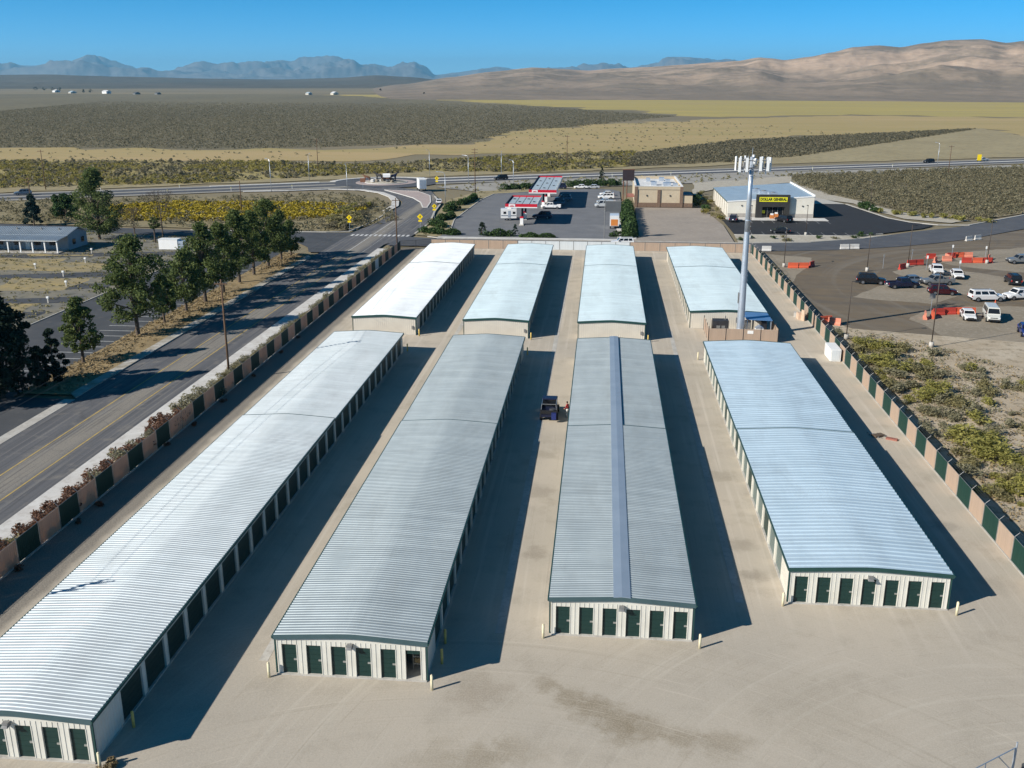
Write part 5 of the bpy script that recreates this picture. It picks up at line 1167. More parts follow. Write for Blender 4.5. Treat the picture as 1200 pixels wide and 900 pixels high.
def person(label, x, y, rz, top, legs, z=0.0):
    t = thing('person', label, 'person', (x, y, z), rz)
    skin_body('body', [(0,0,0.95,0.15),(0,0.02,1.2,0.16),(0.0,0.05,1.42,0.14),(0,0.07,1.53,0.06),(0.19,0.05,1.40,0.07),(0.27,0.10,1.15,0.05),(0.25,0.28,1.0,0.04),(-0.19,0.05,1.40,0.07),(-0.27,0.08,1.15,0.05),(-0.25,0.24,0.98,0.04)],
              [(0,1),(1,2),(2,3),(2,4),(4,5),(5,6),(2,7),(7,8),(8,9)], top, t)
    skin_body('trousers', [(0,0,0.94,0.14),(0.10,0,0.86,0.10),(0.11,0.03,0.48,0.07),(0.11,-0.02,0.08,0.05),(0.11,0.12,0.04,0.045),(-0.10,0,0.86,0.10),(-0.11,0.06,0.48,0.07),(-0.11,0.0,0.08,0.05),(-0.11,0.14,0.04,0.045)],
              [(0,1),(1,2),(2,3),(3,4),(0,5),(5,6),(6,7),(7,8)], legs, t)
    m = MB(); m.ico((0,0.09,1.65), 0.105, 1.2, 1, 2, 0.02); m.ico((0,0.20,1.645),0.022,1.2,1,0,0); m.build('head', 'skin', t, True)
    m = MB(); m.ico((0,0.07,1.69), 0.112, 1.0, 2, 2, 0.03); m.build('hair', 'hair', t, True)
    for s in (-1, 1):
        m = MB(); c = Vector((0.25*s, 0.31 if s > 0 else 0.27, 0.97)); m.obox(c, (0.035,0.08,0.08))
        for i in range(4): m.tube(c+Vector((0,0.03,0.03-0.02*i)), c+Vector((0,0.09,0.015-0.025*i)), 0.009, 0.007, 5)
        m.tube(c+Vector((-0.01*s,0,0.04)), c+Vector((-0.03*s,0.05,0.06)), 0.01, 0.008, 5); m.build('hand', 'skin', t)
    return t
person('person in red top and white trousers beside the dark blue open-backed truck', -3.15, 100.4, R(60), 'cloth_red', 'cloth_white')
# ------------------------------------------------------------------ utility poles and wires
def utility_pole(label, x, y, h, arms=((0.6,2.6),), rz=0.0, r=0.15):
    t = thing('utility_pole', label, 'utility pole', (x, y, -0.05), rz, group='wooden utility poles')
    MB().tube((0,0,0),(0,0,h),r,r*0.65,10).build('pole', 'wood_pole', t, True)
    for dz, w in arms:
        MB().box(-w/2,w/2,-0.16-0.05,-0.16+0.05,h-dz-0.07,h-dz+0.07).build('crossarm', 'wood_pole', t)
        for s in (-0.45,-0.2,0.2,0.45): MB().tube((w*s,-0.16,h-dz+0.071),(w*s,-0.16,h-dz+0.25),0.05,0.03,6).build('insulator', 'lamp_grey', t)
    return t
utility_pole('wooden utility pole standing out of the roadside shrubs behind the striped fence', -44.6, 110.6, 12.4, ((0.5,1.6),))
utility_pole('wooden utility pole near the corner gate and crosswalk', -44.6, 211.3, 10.6, ((0.5,1.6),))
utility_pole('wooden utility pole with two crossarms casting its shadow on the longest roof', -45.2, 47.8, 11.6, ((0.4,2.4),(1.5,1.9)), 0.25)
utility_pole('tall wooden utility pole behind the gas station hedge', -41.3, 320.5, 14.2, ((0.5,2.0),(1.4,2.0)))
utility_pole('wooden utility pole past the highway in the green brush band', -113.5, 391, 13, ((0.5,2.2),))
utility_pole('leaning-looking wooden pole beside the far end of the highway', -186, 318, 13, ((0.5,2.2),))
utility_pole('wooden pole with crossarms behind the spruce tree', -148.4, 246, 11, ((0.4,2.2),(1.2,2.2)))
utility_pole('wooden pole behind the leafy row near the yellow brush', -98, 262, 9, ())
utility_pole('wooden pole beyond the highway in tan grass', -15.5, 425, 13, ((0.5,2.0),))
utility_pole('thin pole on the far verge near the yellow sign', 134, 404, 11, ((0.4,2.0),))
m_ = lambda: MB()
def wire(label, a, b, sag):
    a = Vector(a); b = Vector(b); m = MB(); n = 12; pts = []
    for i in range(n+1):
        q = i/n; p = a.lerp(b, q); p.z -= 4*sag*q*(1-q); pts.append(p)
    for i in range(n): m.tube(pts[i], pts[i+1], 0.012, n=4, caps=False)
    tag(m.build('overhead_wire', 'dark_steel'), label, 'wire', 'overhead wires along the road')
for dx in (-0.6, 0.6):
    wire('overhead wire between the twin-crossarm pole and the shrub-line pole', (-45.2+dx, 47.6, 11.3), (-44.6+dx, 110.4, 12.0), 0.8)
    wire('overhead wire between the shrub-line pole and the corner gate pole', (-44.6+dx, 110.4, 12.0), (-44.6+dx, 211.1, 10.2), 1.2)

# ------------------------------------------------------------------ parking-lot lights and street lights
pm('pole_brown', (0.085,0.065,0.052), (0.06,0.048,0.04), 2, 0.6, coord='o')
def lot_light(label, x, y, h, az, base=0.75):
    t = thing('light_pole', label, 'light pole', (x, y, -0.03), az, group='parking lot light poles')
    MB().tube((0,0,0),(0,0,base),0.32,0.30,12).build('base', 'concrete', t, True)
    MB().tube((0,0,base),(0,0,h),0.075,0.06,8).build('pole', 'pole_brown', t, True)
    MB().box(0.0,0.95,-0.05,0.05,h-0.06,h).build('arm', 'dark_steel', t); MB().box(0.5,1.15,-0.18,0.18,h-0.17,h-0.061).build('lamp_head', 'dark_steel', t)
lot_light('slim light pole rising from shrubs by the striped fence', 34.6, 137.4, 8.3, 0.2)
lot_light('light pole on white base at the sandy edge of the dirt parking', 45.2, 134.2, 10.4, -0.3)
lot_light('light pole beside the orange barrier at the corner of the dirt parking', 35.6, 194.0, 7.3, 1.2)
lot_light('light pole behind the black suv', 50.6, 190.8, 7.2, 0.6)
lot_light('light pole between two red barriers', 59.7, 196.2, 8.2, 0.5)
lot_light('light pole among the orange barrier ring', 76.5, 201.6, 8.6, 0.4)
lot_light('light pole in front of the store on the landscaped strip', 47.8, 236.4, 7.0, 1.5)
lot_light('light pole on the landscaped strip near the store corner', 34.0, 230.0, 7.6, 1.5)
lot_light('light pole beside the store exit lane', 74.6, 285.0, 8.5, 2.5)
def street_light(label, x, y, h, az):
    t = thing('street_light', label, 'street light', (x, y, -0.03), az, group='street lights round the roundabout')
    MB().tube((0,0,0),(0,0,h-0.8),0.10,0.07,8).build('pole', 'galv', t, True)
    m = MB(); m.tube((0,0,h-0.8),(0.5,0,h-0.2),0.05,n=6); m.tube((0.5,0,h-0.2),(2.2,0,h),0.045,n=6); m.build('arm', 'galv', t)
    MB().box(2.0,2.7,-0.13,0.13,h-0.08,h+0.04).build('lamp_head', 'galv', t)
for x, y, h, az, l in ((-82.7,317,9.0,2.0,'street light on the near side of the roundabout'), (-108.9,319.5,10.5,2.4,'street light along the left highway arm'), (-105.9,353,10.0,-1.0,'street light past the highway left of the roundabout'),
                       (-47.2,348,10,2.6,'street light by the highway right of the roundabout'), (-46.9,294,9.0,3.0,'street light beside the white car leaving the roundabout'), (-66,377,10,-1.8,'street light behind the roundabout sculptures'),
                       (-38,372,10,-1.4,'street light across the highway from the black suv'), (-30.6,340,9,2.2,'street light behind the gas station kerb'), (141,440,10,2.0,'street light far along the right highway arm')): street_light(l, x, y, h, az)
# ------------------------------------------------------------------ signs
pm('sign_diamond', (0.80,0.58,0.01), rough=0.4); 
def diamond(label, x, y, h=3.6, s=0.62, rz=0.0):
    t = thing('warning_sign', label, 'road sign', (x, y, 0), rz, group='yellow warning signs')
    MB().tube((0,0,0),(0,0,h+s),0.04,n=6).build('post', 'galv', t)
    m = MB(); m.xzprism([(-s*1.05,h),(0,h-s*1.05),(s*1.05,h),(0,h+s*1.05)], -0.075, -0.045); m.build('plate', 'sign_diamond', t)
    m = MB(); m.box(-0.08,0.08,-0.09,-0.076,h-0.25,h+0.1); m.ico((0,-0.085,h+0.22),0.09,1,0,1,0); m.box(-0.2,0.2,-0.09,-0.0765,h-0.08,h+0.0); m.build('symbol', 'sign_black', t)
    MB().box(-0.42,0.42,-0.075,-0.045,h-s*1.05-0.5,h-s*1.05-0.05).build('sub_plate', 'sign_diamond', t)
diamond('yellow diamond pedestrian sign at the left end of the crosswalk', -60.5, 232.4, 3.4, 0.66)
diamond('yellow diamond pedestrian sign by the clipped hedge at the crosswalk', -43.7, 234.8, 3.5, 0.70)
diamond('yellow diamond sign behind the pale box truck', -55.5, 330.5, 3.6, 0.70)
diamond('yellow diamond sign halfway along the station hedge', -43.9, 256.5, 3.4, 0.60)
def plain_sign(label, x, y, w, h0, h1, mat, name='road_sign'):
    t = thing(name, label, 'road sign', (x, y, -0.03))
    MB().tube((0,0,0),(0,0,h1),0.035,n=6).build('post', 'galv', t); MB().box(-w/2,w/2,-0.07,-0.04,h0,h1).build('plate', mat, t)
plain_sign('small brown route sign in front of the roundabout', -81, 331.5, 1.8, 2.0, 3.4, 'rust')
x, y = hwy(268, -2); plain_sign('bright yellow road sign beside the pale truck on the highway', x, y, 1.8, 1.0, 3.6, 'sign_diamond')
for x, y, l in ((62.4,193.6,'thin white sign post behind the white pickup'), (66.8,188.6,'thin white sign post behind the white car'), (71.6,207.4,'tall white sign post inside the orange barriers'), (77.8,206.3,'white sign post beside the dark grey pickup'), (54.5,194.4,'thin sign post at the red barrier'), (61.8,201.2,'dark sign post behind the red barrier')):
    plain_sign(l, x, y, 0.32, 2.2, 2.75, 'white_paint' if 'white' in l else 'lamp_grey')
plain_sign('tall dark sign board on a post at the orange barrier end', 51.5, 155.2, 0.9, 2.4, 3.2, 'lamp_grey')
for i, (tt, off) in enumerate([(a, b) for a in (60,85,110,140,175,215) for b in (-9.0,)] + [(-a, -9.0) for a in (35,55,75,95)] + [(-a, 9.0) for a in (70,95)]):
    x, y = hwy(tt, off); q = thing('marker_post', 'thin white roadside marker post along the highway', 'marker post', (x, y, -0.05), group='highway marker posts')
    MB().tube((0,0,0),(0,0,1.3),0.06,n=6).build('post', 'white_paint', q); MB().box(-0.07,0.07,-0.08,-0.06,1.0,1.25).build('reflector', 'sign_yellow', q)
# ------------------------------------------------------------------ barriers
pm('barrier_orange', (0.62,0.11,0.045), (0.52,0.10,0.05), 1.5, 0.6, coord='o'); pm('barrier_red', (0.45,0.045,0.03), (0.36,0.045,0.03), 1.5, 0.6, coord='o'); pm('barrier_pink', (0.68,0.26,0.17), (0.60,0.20,0.13), 1.5, 0.6, coord='o')
def barrier_mesh(mat):
    m = MB(); m.yzprism([(-0.30,0),(0.30,0),(0.28,0.2),(0.13,0.45),(0.11,1.05),(-0.11,1.05),(-0.13,0.45),(-0.28,0.2)], -0.95, 0.95)
    m.box(-0.6,-0.35,-0.32,0.32,0.0,0.09); m.box(0.35,0.6,-0.32,0.32,0,0.09)
    me = m.mesh('barrier'); me.materials.append(MATS[mat]); return me
BM = {k: barrier_mesh(k) for k in ('barrier_orange','barrier_red','barrier_pink')}; BM['concrete'] = barrier_mesh('sidewalk')
def barrier(x, y, rz, mat, lab): tag(mobj('traffic_barrier', BM[mat], None, None, (x, y, -0.02), R(rz)), lab, 'barrier', 'plastic traffic barriers')
LB = {'a':'orange barrier at the light pole near the yard corner', 'b':'red barrier beside the light pole behind the black suv row', 'c':'barrier in the orange ring near the dark grey pickup', 'd':'orange barrier at the end of the island by the white sedan', 'e':'orange barrier lying by shrubs beside the striped fence'}
for x, y, rz, mt, k in ((37.2,193.2,0,'barrier_orange','a'),(39.2,193.4,4,'barrier_orange','a'),(41.1,195.0,55,'barrier_red','a'),
                        (58.0,193.9,40,'barrier_red','b'),(61.0,198.4,20,'barrier_red','b'),(62.6,199.0,15,'barrier_red','b'),
                        (67.2,206.5,10,'barrier_red','c'),(69.5,203.8,5,'barrier_pink','c'),(71.6,207.8,12,'barrier_red','c'),(73.4,208.6,8,'barrier_orange','c'),(75.3,208.9,4,'barrier_pink','c'),(72.8,202.2,0,'barrier_red','c'),(74.9,202.3,2,'barrier_orange','c'),(77.0,202.6,4,'barrier_red','c'),(78.4,206.0,60,'barrier_pink','c'),(70.3,206.0,95,'barrier_pink','c'),(66.8,202.4,60,'barrier_pink','c'),
                        (49.6,151.6,75,'barrier_pink','d'),(50.9,152.2,80,'barrier_orange','d'),(52.4,154.2,15,'barrier_red','d'),(54.3,155.0,8,'barrier_red','d'),(56.2,155.3,2,'barrier_orange','d'),(57.3,155.2,4,'barrier_orange','d'),
                        (33.9,147.4,20,'barrier_orange','e'),(34.9,146.3,-30,'barrier_pink','e')): barrier(x, y, rz, mt, LB[k])
for x, y, rz, lab in ((35.2,213.2,2,'white concrete block at the street edge by the yard corner'), (52.4,217.2,10,'white concrete barrier at the dirt parking entrance, beside its twin'), (54.6,217.6,10,'white concrete barrier at the dirt parking entrance, beside its twin'), (83.2,231.5,30,'pale concrete barrier by the street bend'), (85.8,233.4,30,'pale concrete barrier by the street bend')):
    tag(mobj('concrete_barrier', BM['concrete'], None, None, (x, y, -0.02), R(rz)), lab, 'barrier', 'concrete barriers along the street')
m = MB(); m.tube((0,0,0.04),(0,0,0.7),0.17,0.03,10); m.box(-0.2,0.2,-0.2,0.2,0,0.04); tag(m.build('traffic_cone', 'barrier_orange', None, loc=(64.2,163.3,-0.02)), 'small orange traffic cone beside the camper-shell pickup', 'cone')
# ------------------------------------------------------------------ sculptures on the roundabout
for i in range(16):
    a = rnd.uniform(0, 6.28); r = rnd.uniform(1.0, 6.3); s = rnd.uniform(0.4, 0.95)
    m = MB(); m.ico((0,0,s*0.5), s, 0.8, i+3, 1, 0.22)
    tag(m.build('boulder', ('sidewalk','gravel_pale','sign_grey')[i % 3], None, loc=(RC.x+r*math.cos(a), RC.y-2+r*0.5*math.sin(a), 0.55)), ('whitish boulder', 'tan boulder', 'grey boulder')[i % 3]+' on the roundabout mound among the sculptures', 'boulder', 'boulders on the roundabout')
def animal(x, y, rz, s, mat, lab):
    t = thing('animal_sculpture', lab, 'sculpture', (x, y, 0.7), rz)
    o = skin_body('body', [(0,0,1.25,0.33),(0.6,0,1.35,0.36),(1.0,0,1.65,0.2),(1.35,0,2.05,0.14),(1.65,0,1.9,0.11),(-0.65,0,1.3,0.34),(-1.0,0,1.1,0.07),(-1.1,0,0.7,0.05),(0.6,0.22,0.7,0.11),(0.6,0.22,0.0,0.07),(0.75,-0.22,0.7,0.11),(0.75,-0.22,0.0,0.07),(-0.6,0.22,0.7,0.12),(-0.7,0.22,0.35,0.08),(-0.65,0.22,0.0,0.07),(-0.75,-0.22,0.7,0.12),(-0.85,-0.22,0.35,0.08),(-0.8,-0.22,0.0,0.07)],
                  [(0,1),(1,2),(2,3),(3,4),(0,5),(5,6),(6,7),(1,8),(8,9),(1,10),(10,11),(5,12),(12,13),(13,14),(5,15),(15,16),(16,17)], mat, t); t.scale = (s,)*3
animal(-79.6, 351.2, 2.9, 1.5, 'black_plastic', 'black horse sculpture rearing among roundabout boulders'); animal(-74.8, 350.6, 0.3, 1.4, 'car_navy', 'dark bluish horse sculpture near the round wagon wheel'); animal(-84.0, 350.5, 3.3, 1.1, 'rust', 'brownish animal sculpture at the left of the roundabout mound')
t = thing('wagon_sculpture', 'wagon with pale round wheels on the roundabout mound', 'sculpture', (-76.6, 349.0, 0.6), 0.2)
MB().box(-1.6,1.6,-0.6,0.6,0.9,1.5).build('wagon_bed', 'rust', t); MB().yzprism([(-0.7,1.5),(0.7,1.5),(0.6,2.4),(0,2.8),(-0.6,2.4)], -1.3, 1.3).build('wagon_cover', 'white_paint', t)
for x in (-1.1, 1.1):
    for s in (-0.75, 0.75):
        w_ = MB(); 
        for i in range(14):
            a, b = 2*math.pi*i/14, 2*math.pi*(i+1)/14; w_.tube((x+0.75*math.cos(a),s,0.75+0.75*math.sin(a)),(x+0.75*math.cos(b),s,0.75+0.75*math.sin(b)),0.07,n=5)
        for i in range(6): a = math.pi*i/6; w_.tube((x-0.72*math.cos(a),s,0.75-0.72*math.sin(a)),(x+0.72*math.cos(a),s,0.75+0.72*math.sin(a)),0.03,n=4)
        w_.build('wheel', 'black_plastic', t)
# ------------------------------------------------------------------ vegetation
def leafmat(name, dark, light, trans=0.25): pm(name, dark, light, rough=0.7, island=True, trans=trans, spec=0.2)
leafmat('leaf_green', (0.055,0.082,0.026), (0.165,0.205,0.065), 0.38); leafmat('leaf_dark', (0.010,0.022,0.014), (0.028,0.048,0.026), 0.1); leafmat('leaf_spruce', (0.016,0.034,0.028), (0.045,0.075,0.058), 0.1)
leafmat('leaf_hedge', (0.026,0.055,0.017), (0.075,0.125,0.038)); leafmat('brush_yellow', (0.26,0.20,0.015), (0.48,0.38,0.045)); leafmat('brush_green', (0.21,0.19,0.06), (0.36,0.31,0.09), 0.45); leafmat('sage', (0.18,0.163,0.10), (0.32,0.285,0.175), 0.5)
leafmat('brush_lime', (0.19,0.185,0.05), (0.40,0.37,0.11), 0.4); leafmat('brush_olive', (0.17,0.155,0.075), (0.34,0.30,0.145), 0.4); leafmat('brush_red', (0.10,0.048,0.030), (0.23,0.125,0.075)); leafmat('grass_dry', (0.22,0.165,0.085), (0.36,0.275,0.15)); leafmat('brush_greygreen', (0.17,0.162,0.10), (0.34,0.315,0.20), 0.4)
leafmat('sage_dark', (0.16,0.144,0.092), (0.25,0.225,0.145), 0.5)
def crown_points(n, h0, h1, wid, shape, seed, clumps=34, shell=0.55):
    g = np.random.default_rng(seed); cs, rs = [], []
    while len(cs) < clumps:
        u = g.random(); z = h0 + (h1-h0)*u
        if shape == 'egg': w = wid*0.5*(math.sin(math.pi*min(1, (0.10+0.90*u))**0.80)**0.75)
        elif shape == 'cone': w = wid*0.5*(1-u)**0.9 + 0.1
        elif shape == 'column': w = wid*0.5*(1-abs(2*u-0.75)**2.2*0.6)
        else: w = wid*0.5*math.sqrt(max(0.02, 1-(2*u-1)**2))
        a = g.random()*2*math.pi; r = w*(shell + (1-shell)*g.random()) * (0.75+0.45*g.random()) if g.random() < 0.8 else w*g.random()*0.6
        cs.append((r*math.cos(a), r*math.sin(a), z)); rs.append((0.085+0.085*g.random())*wid*(0.75 if shape == 'cone' else 1))
    cs = np.array(cs); rs = np.array(rs); k = g.integers(0, clumps, n)
    off = g.normal(size=(n, 3)); off /= np.linalg.norm(off, axis=1)[:, None]; off *= (g.random(n)**0.4)[:, None]
    p = cs[k] + off*rs[k][:, None]*np.array([1, 1, 0.8])
    return p, cs
def tree(label, x, y, h, wid, seed, mat='leaf_green', shape='egg', trunk=2.0, leaf=0.42, n=2600, name='tree', group=None, lean=0.0, clumps=34, tr=0.02):
    t = thing(name, label, 'tree', (x, y, -0.03), rnd.uniform(0, 6.28), group)
    p, cs = crown_points(n, trunk, h-0.4, wid, shape, seed, clumps); g = np.random.default_rng(seed+5)
    if shape in ('egg', 'column', 'ball'): p = p[p[:, 2] > trunk*0.8]
    mobj('crown', leaf_mesh('crown', p, leaf*(0.6+0.8*g.random(len(p))), 0.15, seed), mat, t)
    m = MB(); r0 = h*tr+0.06; top = trunk + (h-trunk)*0.6
    m.tube((0,0,0), (0.05,0,trunk), r0, r0*0.8, 8, False); m.tube((0.05,0,trunk), (0,0,top), r0*0.8, r0*0.25, 8, False)
    m.build('trunk', 'bark', t, True)
    if shape in ('egg', 'ball', 'column'):
        m = MB()
        for i in range(0, len(cs), 3):
            c = Vector(cs[i]); s = Vector((0.03, 0, min(top*0.95, trunk*0.9 + max(0, (c.z-trunk)*0.45)))); m.tube(s, c, r0*0.32, r0*0.1, 5, False)
        m.build('limbs', 'bark', t, True)
    return t
ROW = 'leafy trees along the parking lot strip'
for i, (x, y, h, w, tr_, n, lab) in enumerate(((-66.1,116.2,8.8,4.6,1.6,1700,'slender green street tree standing apart next to the dark junipers'), (-65.5,130.5,14.2,9.2,2.6,4200,'largest broad street tree with pale trunk beside parking stripes'),
     (-65.1,138.4,7.2,4.0,1.6,1300,'small street tree tucked beside the largest one'), (-64.6,145.3,9.8,6.6,2.2,2300,'round-crowned street tree with bare trunk beside parking stripes'), (-64.5,152.8,12.9,7.8,2.6,3200,'tall street tree behind the utility pole top'),
     (-64.3,160.2,12.0,7.0,2.6,2700,'street tree behind the utility pole, in the thick of the row'), (-64.8,169.3,13.0,7.2,2.8,2700,'tall dense street tree in the middle of the row'), (-64.7,176.7,12.0,7.0,2.6,2600,'dense street tree with dark crown in the row'),
     (-64.6,184.7,13.2,8.2,2.8,3200,'tallest street tree near the end of the row'), (-64.5,192.4,10.2,6.4,2.2,2000,'street tree next to last before the west street'), (-64.1,197.5,7.6,5.2,1.4,1500,'low dark tree ending the row at the west street'))):
    tree(lab, x, y, h, w*0.98, 100+i, 'leaf_green', 'egg', tr_, 0.27, int(n*3.2), 'street_tree', ROW, clumps=85)
tree('big open green tree behind the metal-roofed house', -115.0, 216.0, 15.6, 11.0, 130, 'leaf_green', 'egg', 1.6, 0.30, 13000, clumps=110)
tree('blue-green spruce behind the metal-roofed house', -142.4, 236, 8.2, 5.6, 131, 'leaf_spruce', 'cone', 0.4, 0.34, 5000, 'spruce_tree', clumps=70)
tree('round dark green tree between the spruce and the big tree', -141.0, 249, 6.6, 7.4, 132, 'leaf_hedge', 'ball', 0.5, 0.4, 5000)
tree('small green-topped tree beside the white box container', -100.0, 212.3, 6.0, 2.8, 133, 'leaf_green', 'ball', 3.2, 0.34, 420)
tree('dark juniper pair nearest the slender street tree', -65.3, 108.0, 6.8, 3.0, 134, 'leaf_dark', 'column', 0.3, 0.28, 4000, 'juniper_tree', clumps=44)
tree('dark juniper next to the tallest dark evergreen', -66.0, 106.2, 5.2, 2.6, 135, 'leaf_dark', 'column', 0.3, 0.28, 3000, 'juniper_tree', clumps=40)
tree('tall dark evergreen at the driveway edge', -68.0, 101.5, 12.6, 7.6, 136, 'leaf_dark', 'column', 0.5, 0.36, 11000, 'evergreen_tree', clumps=110)
tree('second dark evergreen at the driveway edge, casting shade on the road', -69.8, 97.0, 11.0, 7.0, 137, 'leaf_dark', 'column', 0.5, 0.36, 8000, 'evergreen_tree', clumps=90)
tree('dark narrow cypress behind the gas station hedge', -0.6, 350.0, 7.0, 2.0, 138, 'leaf_dark', 'column', 0.2, 0.3, 600, 'cypress_tree')
tree('small conical evergreen in the gas station front bed', -28.2, 230.4, 3.4, 2.2, 139, 'leaf_dark', 'column', 0.2, 0.24, 600, 'small_conifer'); tree('little spruce beside the gas station front hedge', -20.2, 229.4, 3.0, 1.9, 140, 'leaf_spruce', 'cone', 0.2, 0.24, 600, 'small_conifer')
tree('dark rounded tree in the shade beside the restaurant annex', 27.0, 291.0, 3.6, 3.6, 141, 'leaf_hedge', 'ball', 0.3, 0.3, 700)
def bare_tree(label, x, y, h, seed):
    t = thing('bare_tree', label, 'tree', (x, y, -0.03), 0, 'leafless trees by the west street'); g = random.Random(seed); m = MB(); tw = MB()
    m.tube((0,0,0),(0,0,h*0.4),0.17,0.13,7,False)
    def grow(p, d, l, r, k):
        q = p + d*l; (m if k > 2 else tw).tube(p, q, r, r*0.65, 5, False)
        if k == 0: return
        for _ in range(3):
            v = (d + Vector((g.uniform(-.7,.7), g.uniform(-.7,.7), g.uniform(-.1,.5)))).normalized(); grow(q, v, l*0.72, r*0.6, k-1)
    for i in range(4):
        grow(Vector((0,0,h*0.36)), Vector((math.cos(i*1.57+0.3)*0.5, math.sin(i*1.57+0.3)*0.5, 1)).normalized(), h*0.22, 0.075, 4)
    m.build('trunk', 'bark', t); tw.build('twigs', 'bark', t)
bare_tree('leafless tree behind the small green-topped tree', -101.2, 219, 11.5, 3); bare_tree('leafless tree between the big green tree and the white box', -104.0, 211, 8.5, 4)
# farm trees far out
for i, (px, py, h, w) in enumerate(((42,105.6,9,15),(52,105.8,8,14),(62,106,9,16),(70,106,8,14),(98,108.5,7,9),(106,108.3,8,10),(572,109.6,9,13),(578,109.4,11,14),(497,111.5,5,6),(446,107,7,8))):
    x, y = ground_at(px, py); tree('dark clump of trees by the far farm buildings' if i < 6 else 'lone dark tree far out on the plain', x, y, h*1.3, w*1.2, 160+i, 'leaf_dark', 'ball', 0.3, 1.4, 260, 'farm_tree', 'trees by the far farms', clumps=16)

def dome_points(n, w, h, seed, lump=0.3):
    g = np.random.default_rng(seed); k = 9; cs = g.normal(size=(k, 3))*np.array([w*0.23, w*0.23, 0]); cs[:, 2] = h*(0.25+0.4*g.random(k)); r = np.array([w*0.24, w*0.24, h*0.36])
    v = g.normal(size=(n, 3)); v /= np.linalg.norm(v, axis=1)[:, None]; v *= (g.random(n)**0.35)[:, None]
    p = cs[g.integers(0, k, n)] + v*r; p[:, 2] = np.abs(p[:, 2]); return p
def shrub_mesh(n, w, h, leaf, seed): 
    g = np.random.default_rng(seed); p = dome_points(n, w, h, seed); return leaf_mesh('foliage', p, leaf*(0.6+0.8*g.random(n)), 0.0, seed, 0.45)
SHM = {}
def shrub(x, y, w, h, mat, kind, label, cat='shrub', group=None, z=-0.01, n=260, leaf=0.20):
    v = rnd.randrange(4); key = (mat, v, n)
    if key not in SHM:
        me = shrub_mesh(n, 1.0, 1.0, leaf, 300+v+len(SHM)*7); me.materials.append(MATS[mat]); SHM[key] = me
    o = mobj(kind, SHM[key], None, None, (x, y, z), rnd.uniform(0, 6.28)); o.scale = (w, w, h)
    return tag(o, label, cat, group)
# shrubs in the sandy strip outside the fence, larger clumps where the photograph has them
SH = 'desert shrubs on the sandy strip outside the fence'
BIG = [(35.8,133.8,3.2,1.5,0),(37.6,131.5,3.4,1.6,0),(38.6,128.5,3.4,1.6,1),(40.6,131.6,2.6,1.3,1),(36.2,124.5,3.6,1.8,0),(37.8,121.6,3.4,1.6,0),(39.4,119.2,3.2,1.5,1),(36.4,118.6,2.6,1.2,2),(39.4,113.6,3.0,1.6,0),(37.6,110.2,3.4,1.6,0),(40.2,107.8,2.6,1.4,1),(36.2,104.5,2.2,1.1,2),
       (37.0,96.8,3.4,1.9,0),(38.6,94.4,3.6,1.9,0),(37.4,91.6,3.6,1.9,0),(39.4,90.0,3.0,1.7,0),(38.2,86.8,2.6,1.4,1),(37.2,84.0,2.8,1.5,0),(38.6,79.4,3.4,1.9,0),(40.4,77.0,3.2,1.7,1),(39.4,74.6,3.0,1.6,0),(36.4,76.4,2.2,1.2,2),(35.4,71.6,2.4,1.3,0),(37.6,70.4,2.2,1.2,1),(34.6,66,2.0,1.1,0),(36.8,64.0,2.6,1.4,0)]
for x, y, w, h, k in BIG:
    shrub(x, y, w, h, ('brush_lime','brush_olive','brush_greygreen')[k], 'desert_shrub', ('large bright yellow-green desert shrub close outside the striped fence','large olive desert shrub close outside the striped fence','grey-green desert shrub at the foot of the striped fence')[k], group=SH, n=900, leaf=0.10)
cnt = 0; tries = 0
while cnt < 272 and tries < 6000:
    tries += 1
    x, y = rnd.uniform(33.5, 62), rnd.uniform(60, 142)
    if x > 36+0.85*(142-y): continue
    if y > 138 - (x-37)*0.95: continue
    if 41 < x < 52 and 84 < y < 100 and rnd.random() < 0.7: continue
    if rnd.random() < 0.25: continue
    k = rnd.choice((0,1,1,2,2,2)); s = rnd.uniform(0.9, 2.5); cnt += 1
    shrub(x, y, s, s*0.55, ('brush_lime','brush_olive','brush_greygreen')[k], 'desert_shrub', ('small yellow-green desert shrub on open sand','small olive desert shrub on open sand','small grey-green sagebrush on open sand')[k], group=SH, n=420, leaf=0.13)
# climbing weeds on the far stretch of the same fence
for i in range(26): shrub(32.3+rnd.uniform(-.2,.5), 168+i*1.6, rnd.uniform(1.0,1.8), rnd.uniform(0.9,1.7), 'brush_olive', 'fence_weed', 'olive weed growing along the outside of the fence near the street', group='weeds along the fence by the street', n=260, leaf=0.15)
# roadside shrubs behind the street fence
for i in range(104):
    y = 41 + i*1.58 + rnd.uniform(-.5,.5); k = 'brush_red' if (y < 96 and rnd.random() < 0.75) else ('brush_greygreen' if rnd.random() < 0.7 else 'brush_olive'); s = rnd.uniform(1.0, 1.7) if y < 118 else rnd.uniform(0.8,1.3)
    if 118 < y < 178 and rnd.random() < 0.25: continue
    shrub(-44.5+rnd.uniform(-.5,.35), y, s*1.35, (1.6 if y < 118 else 1.4)*rnd.uniform(.8,1.1), k, 'roadside_shrub', {'brush_red':'reddish brown roadside shrub behind the striped street fence','brush_greygreen':'grey-green roadside shrub behind the striped street fence','brush_olive':'olive roadside shrub behind the striped street fence'}[k], group='shrubs between fence and sidewalk', z=0.03, n=900, leaf=0.12)
for y in (45.5, 58, 66): shrub(-46.6, y, 0.9, 0.5, 'brush_red', 'roadside_weed', 'small reddish weed growing over the sidewalk', group='weeds on the sidewalk', z=0.11)
